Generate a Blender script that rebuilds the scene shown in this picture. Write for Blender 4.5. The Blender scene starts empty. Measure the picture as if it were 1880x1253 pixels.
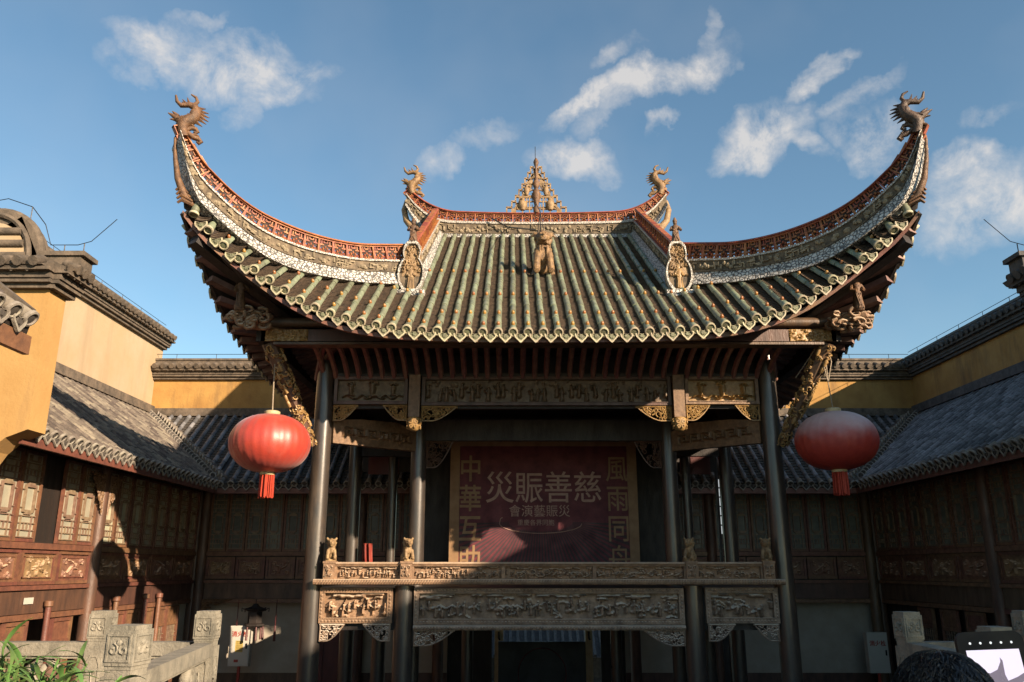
import bpy, math, random
import numpy as np
from mathutils import Matrix, Vector
random.seed(7)
R = math.radians
sc = bpy.context.scene
col = sc.collection
# ------------------------------------------------------------------ camera
cd = bpy.data.cameras.new('camera'); cam = bpy.data.objects.new('camera', cd); col.objects.link(cam)
cam.location = (-0.6, 0, 0); cam.rotation_euler = (R(90 + 15.6), 0, 0)
cd.sensor_width = 36; cd.lens = 36 * 1500 / 1880; cd.clip_start = 0.05; cd.clip_end = 2000
sc.camera = cam
sc.view_settings.view_transform = 'Standard'; sc.view_settings.look = 'None'
sc.view_settings.gamma = 1; sc.view_settings.use_curve_mapping = False
sc.view_settings.exposure = 1.35
# ------------------------------------------------------------------ sun and sky
SUN_AZ, SUN_EL = R(132), R(20)          # azimuth clockwise from +Y
sunv = Vector((math.sin(SUN_AZ) * math.cos(SUN_EL), math.cos(SUN_AZ) * math.cos(SUN_EL), math.sin(SUN_EL)))
sl = bpy.data.lights.new('sun', 'SUN'); sl.energy = 5.0; sl.angle = R(0.55); sl.color = (1.0, 0.79, 0.57)
so = bpy.data.objects.new('sun', sl); col.objects.link(so); so.rotation_euler = sunv.to_track_quat('Z', 'Y').to_euler()
so.location = (30, -30, 30)
world = bpy.data.worlds.new('World'); sc.world = world; world.use_nodes = True
nt = world.node_tree; nt.nodes.clear()


def N(t, typ, **k):
    n = t.nodes.new(typ)
    for a, v in k.items():
        if a.startswith('i_'):
            key = a[2:]
            n.inputs[int(key) if key.isdigit() else key].default_value = v
        else:
            setattr(n, a, v)
    return n


def math_(t, op, a, b=None, c=None, clamp=False):
    n = t.nodes.new('ShaderNodeMath'); n.operation = op; n.use_clamp = clamp
    for i, v in enumerate((a, b, c)):
        if v is None: continue
        if isinstance(v, (int, float)): n.inputs[i].default_value = v
        else: t.links.new(v, n.inputs[i])
    return n.outputs[0]


def vmath(t, op, a, b=None):
    n = t.nodes.new('ShaderNodeVectorMath'); n.operation = op
    for i, v in enumerate((a, b)):
        if v is None: continue
        if isinstance(v, (tuple, Vector)): n.inputs[i].default_value = tuple(v)
        else: t.links.new(v, n.inputs[i])
    return n.outputs['Value'] if op in ('DOT_PRODUCT', 'LENGTH') else n.outputs[0]


def build_sky():
    L = nt.links.new
    sky = N(nt, 'ShaderNodeTexSky', sky_type='NISHITA', sun_disc=False, sun_elevation=SUN_EL, sun_rotation=SUN_AZ,
            altitude=300, air_density=1.0, dust_density=0.5, ozone_density=3.0)
    tint = N(nt, 'ShaderNodeMix', data_type='RGBA', blend_type='MULTIPLY'); tint.inputs[0].default_value = 1
    L(sky.outputs[0], tint.inputs[6]); tint.inputs[7].default_value = (0.99, 1.04, 0.90, 1)
    bg = N(nt, 'ShaderNodeBackground'); bg.inputs[1].default_value = 0.076
    L(tint.outputs[2], bg.inputs[0])
    tc = N(nt, 'ShaderNodeTexCoord')
    d0 = tc.outputs['Generated']
    n1 = N(nt, 'ShaderNodeTexNoise', i_Scale=7.0, i_Detail=6.0, i_Roughness=0.6); L(d0, n1.inputs['Vector'])
    off = vmath(nt, 'SUBTRACT', n1.outputs['Color'], (0.5, 0.5, 0.5))
    off = vmath(nt, 'MULTIPLY', off, (0.14, 0.14, 0.14))
    d = vmath(nt, 'ADD', d0, off)
    n2 = N(nt, 'ShaderNodeTexNoise', i_Scale=17.0, i_Detail=11.0, i_Roughness=0.64, i_Distortion=0.3); L(d0, n2.inputs['Vector'])
    c_, s_ = math.cos(R(15.6)), math.sin(R(15.6))
    def ray(px, py):
        u, v = (px - 940) / 1500, (626.5 - py) / 1500
        return Vector((u, c_ - v * s_, s_ + v * c_)).normalized()
    tot = None
    blobs = [((330, 95), (120, 45), 15, .9), ((450, 130), (150, 70), 22, 1.0), ((530, 165), (90, 42), -22, 1.0),
             ((450, 205), (60, 34), -50, .7), ((1060, 205), (70, 26), -25, 1.0), ((1190, 150), (190, 42), -33, 1.0),
             ((1285, 105), (75, 42), -25, 1.0), ((1210, 230), (45, 22), -50, .8), ((1055, 300), (85, 60), 10, .95),
             ((800, 290), (60, 34), 0, .62), ((1405, 245), (95, 80), -25, 1.12), ((1375, 290), (80, 45), 10, .9),
             ((1460, 275), (60, 30), 0, .8), ((1590, 235), (85, 60), 0, .95), ((1485, 130), (65, 24), -55, .85),
             ((1560, 165), (90, 26), -42, .72), ((1830, 385), (150, 85), -20, .95), ((1790, 330), (90, 42), -15, .95),
             ((1845, 235), (55, 24), -20, .7), ((1120, 120), (70, 22), -30, .6), ((1300, 40), (45, 20), -60, .6),
             ((900, 240), (110, 24), -15, .45), ((370, 35), (50, 18), -20, .5), ((240, 120), (60, 26), 10, .5)]
    for (px, py), (a, b), rot, w in blobs:
        c0 = ray(px, py)
        ru = (ray(px + 5 * math.cos(R(rot)), py + 5 * math.sin(R(rot))) - c0).normalized()
        rv = c0.cross(ru).normalized()
        da = vmath(nt, 'SUBTRACT', d, c0)
        qa = math_(nt, 'DIVIDE', vmath(nt, 'DOT_PRODUCT', da, ru), a / 1500 * .90)
        qb = math_(nt, 'DIVIDE', vmath(nt, 'DOT_PRODUCT', da, rv), b / 1500 * .88)
        q = math_(nt, 'ADD', math_(nt, 'MULTIPLY', qa, qa), math_(nt, 'MULTIPLY', qb, qb))
        m = math_(nt, 'MULTIPLY', math_(nt, 'SUBTRACT', 1.0, q, clamp=True), w)
        tot = m if tot is None else math_(nt, 'MAXIMUM', tot, m)
    # the rest of the sky carries scattered clouds of the same kind
    n3 = N(nt, 'ShaderNodeTexNoise', i_Scale=3.2, i_Detail=4.0, i_Roughness=0.55); L(d0, n3.inputs['Vector'])
    far = math_(nt, 'MULTIPLY', math_(nt, 'SUBTRACT', n3.outputs[0], 0.56, clamp=True), 4.0)
    ys = N(nt, 'ShaderNodeSeparateXYZ'); L(d0, ys.inputs[0])
    back = math_(nt, 'SUBTRACT', 0.25, ys.outputs[1], clamp=True)
    back = math_(nt, 'MULTIPLY', back, 1.6, clamp=True)
    tot = math_(nt, 'MAXIMUM', tot, math_(nt, 'MULTIPLY', far, back))
    veil = math_(nt, 'MULTIPLY', math_(nt, 'SUBTRACT', n3.outputs[0], 0.45, clamp=True), 0.35)
    dens = math_(nt, 'MULTIPLY', tot, math_(nt, 'MULTIPLY_ADD', n2.outputs[0], 3.2, -1.02))
    dens = math_(nt, 'POWER', math_(nt, 'MAXIMUM', dens, 0.0), 1.2)
    dens = math_(nt, 'ADD', math_(nt, 'MULTIPLY', dens, 1.0), veil)
    dens = math_(nt, 'MINIMUM', math_(nt, 'MAXIMUM', dens, 0.0), 0.72)
    cl = N(nt, 'ShaderNodeBackground'); cl.inputs[0].default_value = (0.86, 0.80, 0.74, 1); cl.inputs[1].default_value = 0.40
    mx = N(nt, 'ShaderNodeMixShader'); L(dens, mx.inputs[0]); L(bg.outputs[0], mx.inputs[1]); L(cl.outputs[0], mx.inputs[2])
    out = N(nt, 'ShaderNodeOutputWorld'); L(mx.outputs[0], out.inputs[0])


build_sky()

# ------------------------------------------------------------------ materials
MATS = {}
ALB = .60          # one scale for all base colours


def mat(name, c1, c2=None, rough=.7, scale=4.0, mix=(.35, .65), bump=0.0, bscale=30.0, rnd=0.0, stain=0.0, stainc=(.02, .018, .015),
        sscale=1.2, coat=0.0, coatr=.2, spec=.5, sheen=0.0, metal=0.0, stretch=(1, 1, 1), sst=.45, emit=0.0, trans=0.0):
    if not emit: c1 = tuple(x * ALB for x in c1); c2 = tuple(x * ALB for x in c2) if c2 else None; stainc = tuple(x * ALB for x in stainc)
    m = bpy.data.materials.new(name); m.use_nodes = True; t = m.node_tree; L = t.links.new
    b = t.nodes['Principled BSDF']
    b.inputs['Roughness'].default_value = rough; b.inputs['Metallic'].default_value = metal
    b.inputs['Specular IOR Level'].default_value = spec
    b.inputs['Coat Weight'].default_value = coat; b.inputs['Coat Roughness'].default_value = coatr
    b.inputs['Sheen Weight'].default_value = sheen
    if trans: b.inputs['Transmission Weight'].default_value = trans
    g = N(t, 'ShaderNodeNewGeometry'); pos = vmath(t, 'MULTIPLY', g.outputs['Position'], stretch)
    n = N(t, 'ShaderNodeTexNoise', i_Scale=scale, i_Detail=7.0, i_Roughness=0.62); L(pos, n.inputs['Vector'])
    mr = N(t, 'ShaderNodeMapRange', i_1=mix[0], i_2=mix[1]); L(n.outputs[0], mr.inputs[0])
    mx = N(t, 'ShaderNodeMix', data_type='RGBA'); L(mr.outputs[0], mx.inputs[0])
    mx.inputs[6].default_value = (*c1, 1); mx.inputs[7].default_value = (*(c2 or tuple(x * .7 for x in c1)), 1)
    c = mx.outputs[2]
    if stain:
        n4 = N(t, 'ShaderNodeTexNoise', i_Scale=sscale, i_Detail=9.0, i_Roughness=0.68); L(vmath(t, 'MULTIPLY', g.outputs['Position'], (1, 1, sst)), n4.inputs['Vector'])
        mr4 = N(t, 'ShaderNodeMapRange', i_1=.5, i_2=.72, i_3=0.0, i_4=stain); L(n4.outputs[0], mr4.inputs[0])
        m4 = N(t, 'ShaderNodeMix', data_type='RGBA'); L(mr4.outputs[0], m4.inputs[0]); L(c, m4.inputs[6]); m4.inputs[7].default_value = (*stainc, 1)
        c = m4.outputs[2]
    if rnd:
        oi = N(t, 'ShaderNodeObjectInfo')
        rv = math_(t, 'FRACT', math_(t, 'ADD', oi.outputs['Random'], g.outputs['Random Per Island']))
        h = N(t, 'ShaderNodeHueSaturation')
        L(math_(t, 'MULTIPLY_ADD', rv, rnd * 2, 1 - rnd), h.inputs['Value'])
        L(math_(t, 'MULTIPLY_ADD', rv, .04, .48), h.inputs['Hue'])
        L(c, h.inputs['Color']); c = h.outputs[0]
    L(c, b.inputs['Base Color'])
    rr = N(t, 'ShaderNodeMapRange', i_1=.3, i_2=.7, i_3=max(.05, rough - .1), i_4=min(1, rough + .12)); L(n.outputs[0], rr.inputs[0]); L(rr.outputs[0], b.inputs['Roughness'])
    if bump:
        n5 = N(t, 'ShaderNodeTexNoise', i_Scale=bscale, i_Detail=5.0, i_Roughness=.6); L(pos, n5.inputs['Vector'])
        bp = N(t, 'ShaderNodeBump', i_Strength=bump, i_Distance=.02); L(n5.outputs[0], bp.inputs['Height']); L(bp.outputs[0], b.inputs['Normal'])
    if emit:
        L(c, b.inputs['Emission Color']); b.inputs['Emission Strength'].default_value = emit
    MATS[name] = m
    return m


def mosaic_mat(name, cell, scale, dark=(.09, .085, .08)):
    m = bpy.data.materials.new(name); m.use_nodes = True; t = m.node_tree; L = t.links.new; b = t.nodes['Principled BSDF']
    g = N(t, 'ShaderNodeNewGeometry')
    v = N(t, 'ShaderNodeTexVoronoi', feature='DISTANCE_TO_EDGE', i_Scale=scale); L(g.outputs['Position'], v.inputs['Vector'])
    v2 = N(t, 'ShaderNodeTexVoronoi', feature='F1', i_Scale=scale); L(g.outputs['Position'], v2.inputs['Vector'])
    mr = N(t, 'ShaderNodeMapRange', i_1=.045, i_2=.15); L(v.outputs['Distance'], mr.inputs[0])
    sp = N(t, 'ShaderNodeSeparateColor'); L(v2.outputs['Color'], sp.inputs[0])
    cc = N(t, 'ShaderNodeMix', data_type='RGBA'); L(sp.outputs[0], cc.inputs[0])
    cc.inputs[6].default_value = (*[x * .75 for x in cell], 1); cc.inputs[7].default_value = (*[x * .5 for x in cell], 1)
    mx = N(t, 'ShaderNodeMix', data_type='RGBA'); L(mr.outputs[0], mx.inputs[0]); mx.inputs[6].default_value = (*dark, 1); L(cc.outputs[2], mx.inputs[7])
    L(mx.outputs[2], b.inputs['Base Color']); b.inputs['Roughness'].default_value = .45
    bp = N(t, 'ShaderNodeBump', i_Strength=.7, i_Distance=.02); L(mr.outputs[0], bp.inputs['Height']); L(bp.outputs[0], b.inputs['Normal'])
    MATS[name] = m


mat('green_glaze', (.33, .36, .24), (.20, .235, .155), .38, 9, rnd=.25, bump=.25, bscale=60, stain=.7, stainc=(.13, .10, .06), sscale=3.5)
mat('pale_rim', (.70, .62, .42), (.46, .40, .27), .6, 30, rnd=.12, bump=.3, bscale=80)
mat('disc_green', (.27, .27, .15), (.13, .135, .075), .5, 40, rnd=.2, bump=.6, bscale=90)
mat('pan_tile', (.17, .115, .075), (.07, .05, .035), .75, 14, bump=.4, bscale=60)
mat('amber_glaze', (.50, .24, .055), (.33, .14, .04), .35, 20, rnd=.15)
mat('recess_clay', (.07, .035, .025), (.03, .018, .014), .8, 10)  # backing of the pierced tiles; the dark of the holes is in its colour
mat('terracotta', (.54, .165, .055), (.28, .08, .03), .55, 12, rnd=.2, bump=.35, bscale=70, stain=.6, stainc=(.10, .035, .022), sscale=4)
mosaic_mat('white_mosaic', (.70, .67, .61), 15, (.07, .065, .06))
mosaic_mat('bead_mosaic', (.78, .75, .68), 30, (.2, .17, .14))
mat('carved_plaster', (.52, .42, .28), (.28, .22, .14), .85, 14, bump=.6, bscale=60, stain=.6, stainc=(.08, .06, .045), sscale=5)
mat('weathered_plaster', (.27, .20, .125), (.10, .078, .055), .85, 7, bump=.7, bscale=40, stain=.9, stainc=(.045, .04, .034), sscale=2.6)
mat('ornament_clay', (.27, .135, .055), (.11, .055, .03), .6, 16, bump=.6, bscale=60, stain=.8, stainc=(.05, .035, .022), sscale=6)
mat('shaded_clay', (.13, .07, .038), (.055, .032, .022), .55, 14, bump=.6, bscale=60)  # darker ornament clay for the right dragon, its shade put into the colour
mat('tan_clay', (.42, .25, .105), (.17, .095, .045), .6, 14, bump=.7, bscale=50, stain=.7, stainc=(.07, .05, .03), sscale=6)
mat('cream_clay', (.50, .33, .16), (.26, .16, .08), .65, 12, bump=.5, bscale=60, stain=.6, stainc=(.12, .08, .05), sscale=6)
mat('dark_wood', (.035, .024, .019), (.018, .013, .011), .6, 8, bump=.3, bscale=40, stretch=(1, 1, .3))
mat('rafter_wood', (.34, .21, .19), (.19, .115, .10), .6, 6, rnd=.15, bump=.2)
mat('red_rafter', (.32, .14, .115), (.18, .085, .075), .5, 8, rnd=.12)
mat('lacquer', (.085, .066, .054), (.042, .037, .034), .36, 5, bump=.12, bscale=25, stain=.5, stainc=(.20, .14, .09), sscale=3, coat=.6, coatr=.22, stretch=(1, 1, .25))
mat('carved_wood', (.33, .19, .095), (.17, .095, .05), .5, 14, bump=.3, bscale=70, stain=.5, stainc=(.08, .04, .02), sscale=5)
mat('shadow_carving', (.26, .165, .10), (.12, .075, .05), .5, 14, bump=.3, bscale=70, rnd=.1)  # darker copy of the gilt carving; friezes out of the sun carry painted shade
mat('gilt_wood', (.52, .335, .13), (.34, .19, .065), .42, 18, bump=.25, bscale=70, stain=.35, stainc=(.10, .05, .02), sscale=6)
mat('aged_wood', (.46, .28, .16), (.27, .165, .10), .62, 12, bump=.4, bscale=60, stain=.6, stainc=(.075, .05, .036), sscale=4)
mat('dusty_wood', (.50, .36, .255), (.27, .185, .13), .7, 10, bump=.35, bscale=70, stain=.5, stainc=(.07, .05, .04), sscale=5)
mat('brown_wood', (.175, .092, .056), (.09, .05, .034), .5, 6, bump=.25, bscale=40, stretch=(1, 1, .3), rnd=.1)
mat('red_brown_wood', (.28, .125, .072), (.16, .072, .045), .5, 8, bump=.25, bscale=40, rnd=.1)
mat('panel_wood', (.40, .22, .12), (.20, .11, .065), .55, 10, bump=.5, bscale=60, rnd=.12)
mat('shaded_pane', (.20, .21, .17), (.12, .13, .11), .4, 5, rnd=.25)  # darker copy of the pane paper; the shade of these galleries is in the colour
mat('pane_paper', (.55, .52, .38), (.42, .41, .31), .5, 5, rnd=.12)
mat('lattice_wood', (.36, .25, .17), (.22, .14, .09), .6, 12, rnd=.1)
mat('yellow_plaster', (.60, .36, .125), (.52, .295, .095), .9, 1.3, bump=.25, bscale=18, stain=.8, stainc=(.33, .20, .085), sscale=1.6, sst=.14)
mat('pale_plaster', (.60, .455, .30), (.56, .40, .23), .9, .9, bump=.2, bscale=18, stain=.7, stainc=(.40, .30, .18), sscale=1.5, sst=.13)
mat('ochre_plaster', (.60, .345, .095), (.46, .245, .07), .9, 1.6, bump=.3, bscale=18, stain=.85, stainc=(.17, .10, .05), sscale=1.8, sst=.2)
mat('white_plaster', (.60, .53, .43), (.50, .43, .34), .9, 2, bump=.15, bscale=20, stain=.3, stainc=(.3, .25, .2))
mat('grey_tile', (.27, .22, .17), (.14, .115, .095), .8, 8, rnd=.5, bump=.4, bscale=50, stain=.6, stainc=(.065, .055, .05), sscale=3)
mat('grey_tile_rim', (.42, .375, .31), (.26, .23, .19), .75, 25, rnd=.15, bump=.3, bscale=70)
mat('grey_pan', (.095, .08, .066), (.055, .047, .04), .85, 12, bump=.4)
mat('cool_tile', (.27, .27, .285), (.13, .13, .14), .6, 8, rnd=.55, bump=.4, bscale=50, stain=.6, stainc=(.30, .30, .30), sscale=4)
mat('coping_stone', (.23, .175, .125), (.10, .08, .06), .85, 6, bump=.5, bscale=30, stain=.75, stainc=(.05, .042, .036), sscale=2.2)
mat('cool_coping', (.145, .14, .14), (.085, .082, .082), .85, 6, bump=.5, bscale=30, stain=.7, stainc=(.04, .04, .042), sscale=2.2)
mat('carved_stone', (.42, .38, .30), (.27, .25, .20), .85, 9, bump=.5, bscale=45, stain=.8, stainc=(.10, .095, .075), sscale=3.5)
mat('paving', (.24, .225, .20), (.16, .15, .135), .85, 2.5, bump=.4, bscale=25, stain=.6, stainc=(.08, .078, .07), sscale=1)
mat('red_fabric', (.62, .060, .028), (.50, .040, .022), .52, 6, bump=.18, bscale=35, stain=.22, stainc=(.68, .30, .22), sscale=2.0, sheen=.12, coat=.7, coatr=.42)
mat('painted_sheen_fabric', (.62, .060, .034), (.50, .040, .028), .6, 6, bump=.18, bscale=35, coat=.5, coatr=.5)


def top_dust_sheen(name, dust, lo, hi):
    """pale dust lying on upward faces; on the lantern, painted sky sheen"""
    t = MATS[name].node_tree; L = t.links.new; b = t.nodes['Principled BSDF']; src = b.inputs['Base Color'].links[0].from_socket
    g = N(t, 'ShaderNodeNewGeometry'); z = N(t, 'ShaderNodeSeparateXYZ'); L(g.outputs['Normal'], z.inputs[0])
    n = N(t, 'ShaderNodeTexNoise', i_Scale=5.0, i_Detail=6.0); L(g.outputs['Position'], n.inputs['Vector'])
    v = math_(t, 'ADD', z.outputs[2], math_(t, 'MULTIPLY_ADD', n.outputs[0], .5, -.25))
    mr = N(t, 'ShaderNodeMapRange', i_1=lo, i_2=hi, interpolation_type='SMOOTHSTEP'); L(v, mr.inputs[0])
    mx = N(t, 'ShaderNodeMix', data_type='RGBA'); L(mr.outputs[0], mx.inputs[0]); L(src, mx.inputs[6]); mx.inputs[7].default_value = (*dust, 1); L(mx.outputs[2], b.inputs['Base Color'])


top_dust_sheen('dusty_wood', (.52, .46, .38), .1, .9); top_dust_sheen('aged_wood', (.46, .36, .26), .15, .95); top_dust_sheen('shadow_carving', (.34, .27, .2), .15, .95); top_dust_sheen('panel_wood', (.46, .33, .22), .15, .95)
top_dust_sheen('painted_sheen_fabric', (.50, .36, .35), -.15, .85)  # sky sheen on the right lantern's top, painted as a paler colour by normal
mat('red_cloth', (.34, .045, .025), (.22, .03, .02), .7, 6)
mat('red_thread', (.66, .07, .025), (.5, .045, .02), .7, 20)
mat('gold_paper', (.75, .62, .36), (.6, .48, .26), .5, 10)
mat('cord', (.52, .42, .30), (.35, .28, .2), .8, 20)
mat('metal_dark', (.04, .038, .036), (.025, .025, .025), .5, 20, metal=.6)
mat('poster_red', (.21, .026, .042), (.11, .016, .03), .65, 4, bump=.06)
mat('poster_ray', (.07, .030, .038), (.045, .022, .028), .65, 4)
mat('poster_gold', (.42, .25, .12), (.32, .18, .085), .6, 4)
mat('poster_ink', (.66, .42, .34), (.5, .3, .24), .6, 8)
mat('door_red', (.14, .020, .018), (.085, .014, .014), .5, 4, stretch=(1, 1, .2), bump=.15)
mat('white_metal', (.74, .69, .60), (.66, .62, .54), .45, 3)
mat('label_red', (.5, .05, .03), None, .5, 3)
mat('label_yellow', (.75, .55, .15), None, .5, 3)
mat('leaf', (.17, .30, .075), (.09, .18, .045), .45, 6, rnd=.4)
mat('clay_pot', (.22, .11, .07), (.14, .07, .05), .8, 8, bump=.3)
mat('hair', (.014, .012, .014), (.028, .024, .026), .38, 30, stretch=(1, 1, .2), bump=.5, bscale=60)
mat('skin', (.50, .30, .21), (.45, .26, .18), .5, 6)
mat('jacket', (.05, .06, .09), (.035, .042, .065), .8, 10, bump=.3)
mat('trousers', (.035, .035, .04), None, .85, 10)
mat('phone_case', (.008, .008, .010), (.012, .012, .014), .55, 10, spec=.25)
mat('screen_sky', (.62, .52, .62), (.55, .48, .60), .2, 2, emit=.55)
mat('screen_roof', (.20, .15, .20), None, .2, 3, emit=.4)
mat('screen_icon', (.75, .75, .75), None, .3, 3, emit=.5)
mat('lit_pane', (.62, .66, .66), (.5, .55, .56), .6, 5, emit=.35)  # glow stands in for daylight coming from behind the pane
mat('ink_black', (.015, .014, .014), None, .6, 5)
mat('far_tile', (.24, .23, .225), (.15, .145, .14), .8, 10)


# ------------------------------------------------------------------ mesh builder
class MB:
    def __init__(s): s.v = []; s.f = []; s.mi = []; s.m = 0
    def add(s, vs, fs, M=None):
        o = len(s.v)
        s.v += [tuple(M @ Vector(v)) for v in vs] if M is not None else [tuple(v) for v in vs]
        s.f += [tuple(i + o for i in f) for f in fs]; s.mi += [s.m] * len(fs)
        return s
    def box(s, c, d, M=None, taper=1.0):
        x, y, z = d[0] / 2, d[1] / 2, d[2] / 2
        vs = []
        for k, zz in ((1, -z), (taper, z)):
            vs += [(c[0] - x * k, c[1] - y * k, c[2] + zz), (c[0] + x * k, c[1] - y * k, c[2] + zz), (c[0] + x * k, c[1] + y * k, c[2] + zz), (c[0] - x * k, c[1] + y * k, c[2] + zz)]
        return s.add(vs, [(3, 2, 1, 0), (4, 5, 6, 7), (0, 1, 5, 4), (1, 2, 6, 5), (2, 3, 7, 6), (3, 0, 4, 7)], M)
    def bb(s, x0, x1, y0, y1, z0, z1, M=None):
        return s.box(((x0 + x1) / 2, (y0 + y1) / 2, (z0 + z1) / 2), (abs(x1 - x0), abs(y1 - y0), abs(z1 - z0)), M)
    def bar(s, p, q, w, h, up=(0, 0, 1)):
        p, q = Vector(p), Vector(q); x = (q - p); l = x.length; x = x / l
        y = Vector(up).cross(x)
        if y.length < 1e-4: y = Vector((0, 1, 0)).cross(x)
        y.normalize(); z = x.cross(y)
        M = Matrix((x, y, z)).transposed().to_4x4(); M.translation = (p + q) / 2
        return s.box((0, 0, 0), (l, w, h), M)
    def tube(s, pts, r, n=6, M=None, flat=1.0):
        pts = [Vector(p) for p in pts]
        rs = r if isinstance(r, (list, tuple)) else [r] * len(pts)
        vs, fs = [], []; prev = None
        for i, p in enumerate(pts):
            t = (pts[min(i + 1, len(pts) - 1)] - pts[max(i - 1, 0)])
            if t.length < 1e-9: t = Vector((0, 0, 1))
            t.normalize()
            if prev is None:
                a = Vector((0, 1, 0)) if abs(t.y) < .9 else Vector((1, 0, 0))
                u = (a - t * a.dot(t)).normalized()
            else:
                u = prev - t * prev.dot(t)
                u = u.normalized() if u.length > 1e-6 else t.orthogonal().normalized()
            prev = u; w = t.cross(u)
            for k in range(n):
                a = 2 * math.pi * k / n
                vs.append(p + (u * math.cos(a) * flat + w * math.sin(a)) * rs[i])
        for i in range(len(pts) - 1):
            for k in range(n):
                fs.append((i * n + k, i * n + (k + 1) % n, (i + 1) * n + (k + 1) % n, (i + 1) * n + k))
        fs.append(tuple(range(n - 1, -1, -1))); fs.append(tuple((len(pts) - 1) * n + k for k in range(n)))
        return s.add(vs, fs, M)
    def lathe(s, prof, n=16, M=None):
        vs, fs = [], []
        for r, z in prof:
            for k in range(n):
                a = 2 * math.pi * k / n; vs.append((r * math.cos(a), r * math.sin(a), z))
        for i in range(len(prof) - 1):
            for k in range(n):
                fs.append((i * n + k, i * n + (k + 1) % n, (i + 1) * n + (k + 1) % n, (i + 1) * n + k))
        fs.append(tuple(range(n - 1, -1, -1))); fs.append(tuple((len(prof) - 1) * n + k for k in range(n)))
        return s.add(vs, fs, M)
    def ball(s, c, r, n=8, m=6, M=None):
        rx, ry, rz = r if isinstance(r, tuple) else (r, r, r)
        vs = [(c[0], c[1], c[2] - rz)]
        for i in range(1, m):
            a = -math.pi / 2 + math.pi * i / m
            for k in range(n):
                b = 2 * math.pi * k / n
                vs.append((c[0] + rx * math.cos(a) * math.cos(b), c[1] + ry * math.cos(a) * math.sin(b), c[2] + rz * math.sin(a)))
        vs.append((c[0], c[1], c[2] + rz)); e = len(vs) - 1; fs = []
        for k in range(n):
            fs.append((0, 1 + (k + 1) % n, 1 + k)); fs.append((e, e - n + k, e - n + (k + 1) % n))
            for i in range(m - 2):
                o = 1 + i * n; fs.append((o + k, o + (k + 1) % n, o + n + (k + 1) % n, o + n + k))
        return s.add(vs, fs, M)
    def prism(s, out, y0, y1, M=None):
        """outline in local x,z extruded along y"""
        n = len(out)
        vs = [(x, y0, z) for x, z in out] + [(x, y1, z) for x, z in out]
        fs = [tuple(range(n)), tuple(range(2 * n - 1, n - 1, -1))] + [(i, i + n, (i + 1) % n + n, (i + 1) % n) for i in range(n)]
        return s.add(vs, fs, M)
    def ring(s, out, inn, y0, y1, M=None):
        n = len(out)
        vs = [(x, y0, z) for x, z in out] + [(x, y1, z) for x, z in out] + [(x, y0, z) for x, z in inn] + [(x, y1, z) for x, z in inn]
        fs = []
        for i in range(n):
            j = (i + 1) % n
            fs += [(i, j, 2 * n + j, 2 * n + i), (n + j, n + i, 3 * n + i, 3 * n + j), (j, i, n + i, n + j), (2 * n + i, 2 * n + j, 3 * n + j, 3 * n + i)]
        return s.add(vs, fs, M)
    def sheet(s, rows, M=None, flip=False):
        nr, nc = len(rows), len(rows[0]); vs = [p for r in rows for p in r]; fs = []
        for i in range(nr - 1):
            for j in range(nc - 1):
                f = (i * nc + j, i * nc + j + 1, (i + 1) * nc + j + 1, (i + 1) * nc + j)
                fs.append(f[::-1] if flip else f)
        return s.add(vs, fs, M)
    def mesh(s, name, mats, smooth=None):
        me = bpy.data.meshes.new(name); me.from_pydata(s.v, [], s.f)
        if isinstance(mats, str): mats = [mats]
        for m in mats: me.materials.append(MATS[m])
        if len(mats) > 1: me.polygons.foreach_set('material_index', s.mi)
        if smooth:
            me.polygons.foreach_set('use_smooth', [True] * len(me.polygons))
            me.set_sharp_from_angle(angle=R(smooth))
        me.update()
        return me


W = {}
I4 = Matrix.Identity(4)


def link(name, data, parent=None, M=I4):
    o = bpy.data.objects.new(name, data); col.objects.link(o)
    o.matrix_basis = M; W[o.name] = M.copy()
    if parent is not None:
        o.parent = parent; o.matrix_parent_inverse = W[parent.name].inverted()
    return o


def obj(name, mb, mats, parent=None, M=None, smooth=None, kind=None, label=None):
    """mb in world coordinates when M is None (recentred), else local with world matrix M. mb may be a ready mesh."""
    if isinstance(mb, MB):
        if M is None:
            a = np.array(mb.v); c = (a.min(0) + a.max(0)) / 2
            mb.v = [tuple(x) for x in (a - c)]; M = Matrix.Translation(Vector(c))
        me = mb.mesh(name, mats, smooth)
    else: me = mb
    o = link(name, me, parent, M if M is not None else I4)
    if kind: o['kind'] = kind
    if label: o['label'] = label
    return o


def thing(name, label, cat, loc, group=None):
    o = link(name, None, None, Matrix.Translation(Vector(loc))); o.empty_display_size = .2
    o['label'] = label; o['category'] = cat
    if group: o['group'] = group
    return o


def tag(o, label, cat, group=None):
    o['label'] = label; o['category'] = cat
    if group: o['group'] = group
    return o


def frame(o, x, z):
    x = Vector(x).normalized(); z = Vector(z); z = (z - x * z.dot(x)).normalized(); y = z.cross(x)
    M = Matrix((x, y, z)).transposed().to_4x4(); M.translation = Vector(o); return M


def T(x, y, z, rz=0.0): return Matrix.Translation((x, y, z)) @ Matrix.Rotation(rz, 4, 'Z')


def remesh(o, v, smooth=0):
    m = o.modifiers.new('fuse', 'REMESH'); m.mode = 'VOXEL'; m.voxel_size = v; m.use_smooth_shade = True
    if smooth:
        k = o.modifiers.new('soft', 'SMOOTH'); k.factor = .5; k.iterations = smooth
    return o


def curl(cx, cz, r, turns, ph, k=1, n=14):
    return [(cx + r * (1 - .85 * i / n) * math.cos(ph + k * 2 * math.pi * turns * i / n), 0, cz + r * (1 - .85 * i / n) * math.sin(ph + k * 2 * math.pi * turns * i / n)) for i in range(n + 1)]


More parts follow.
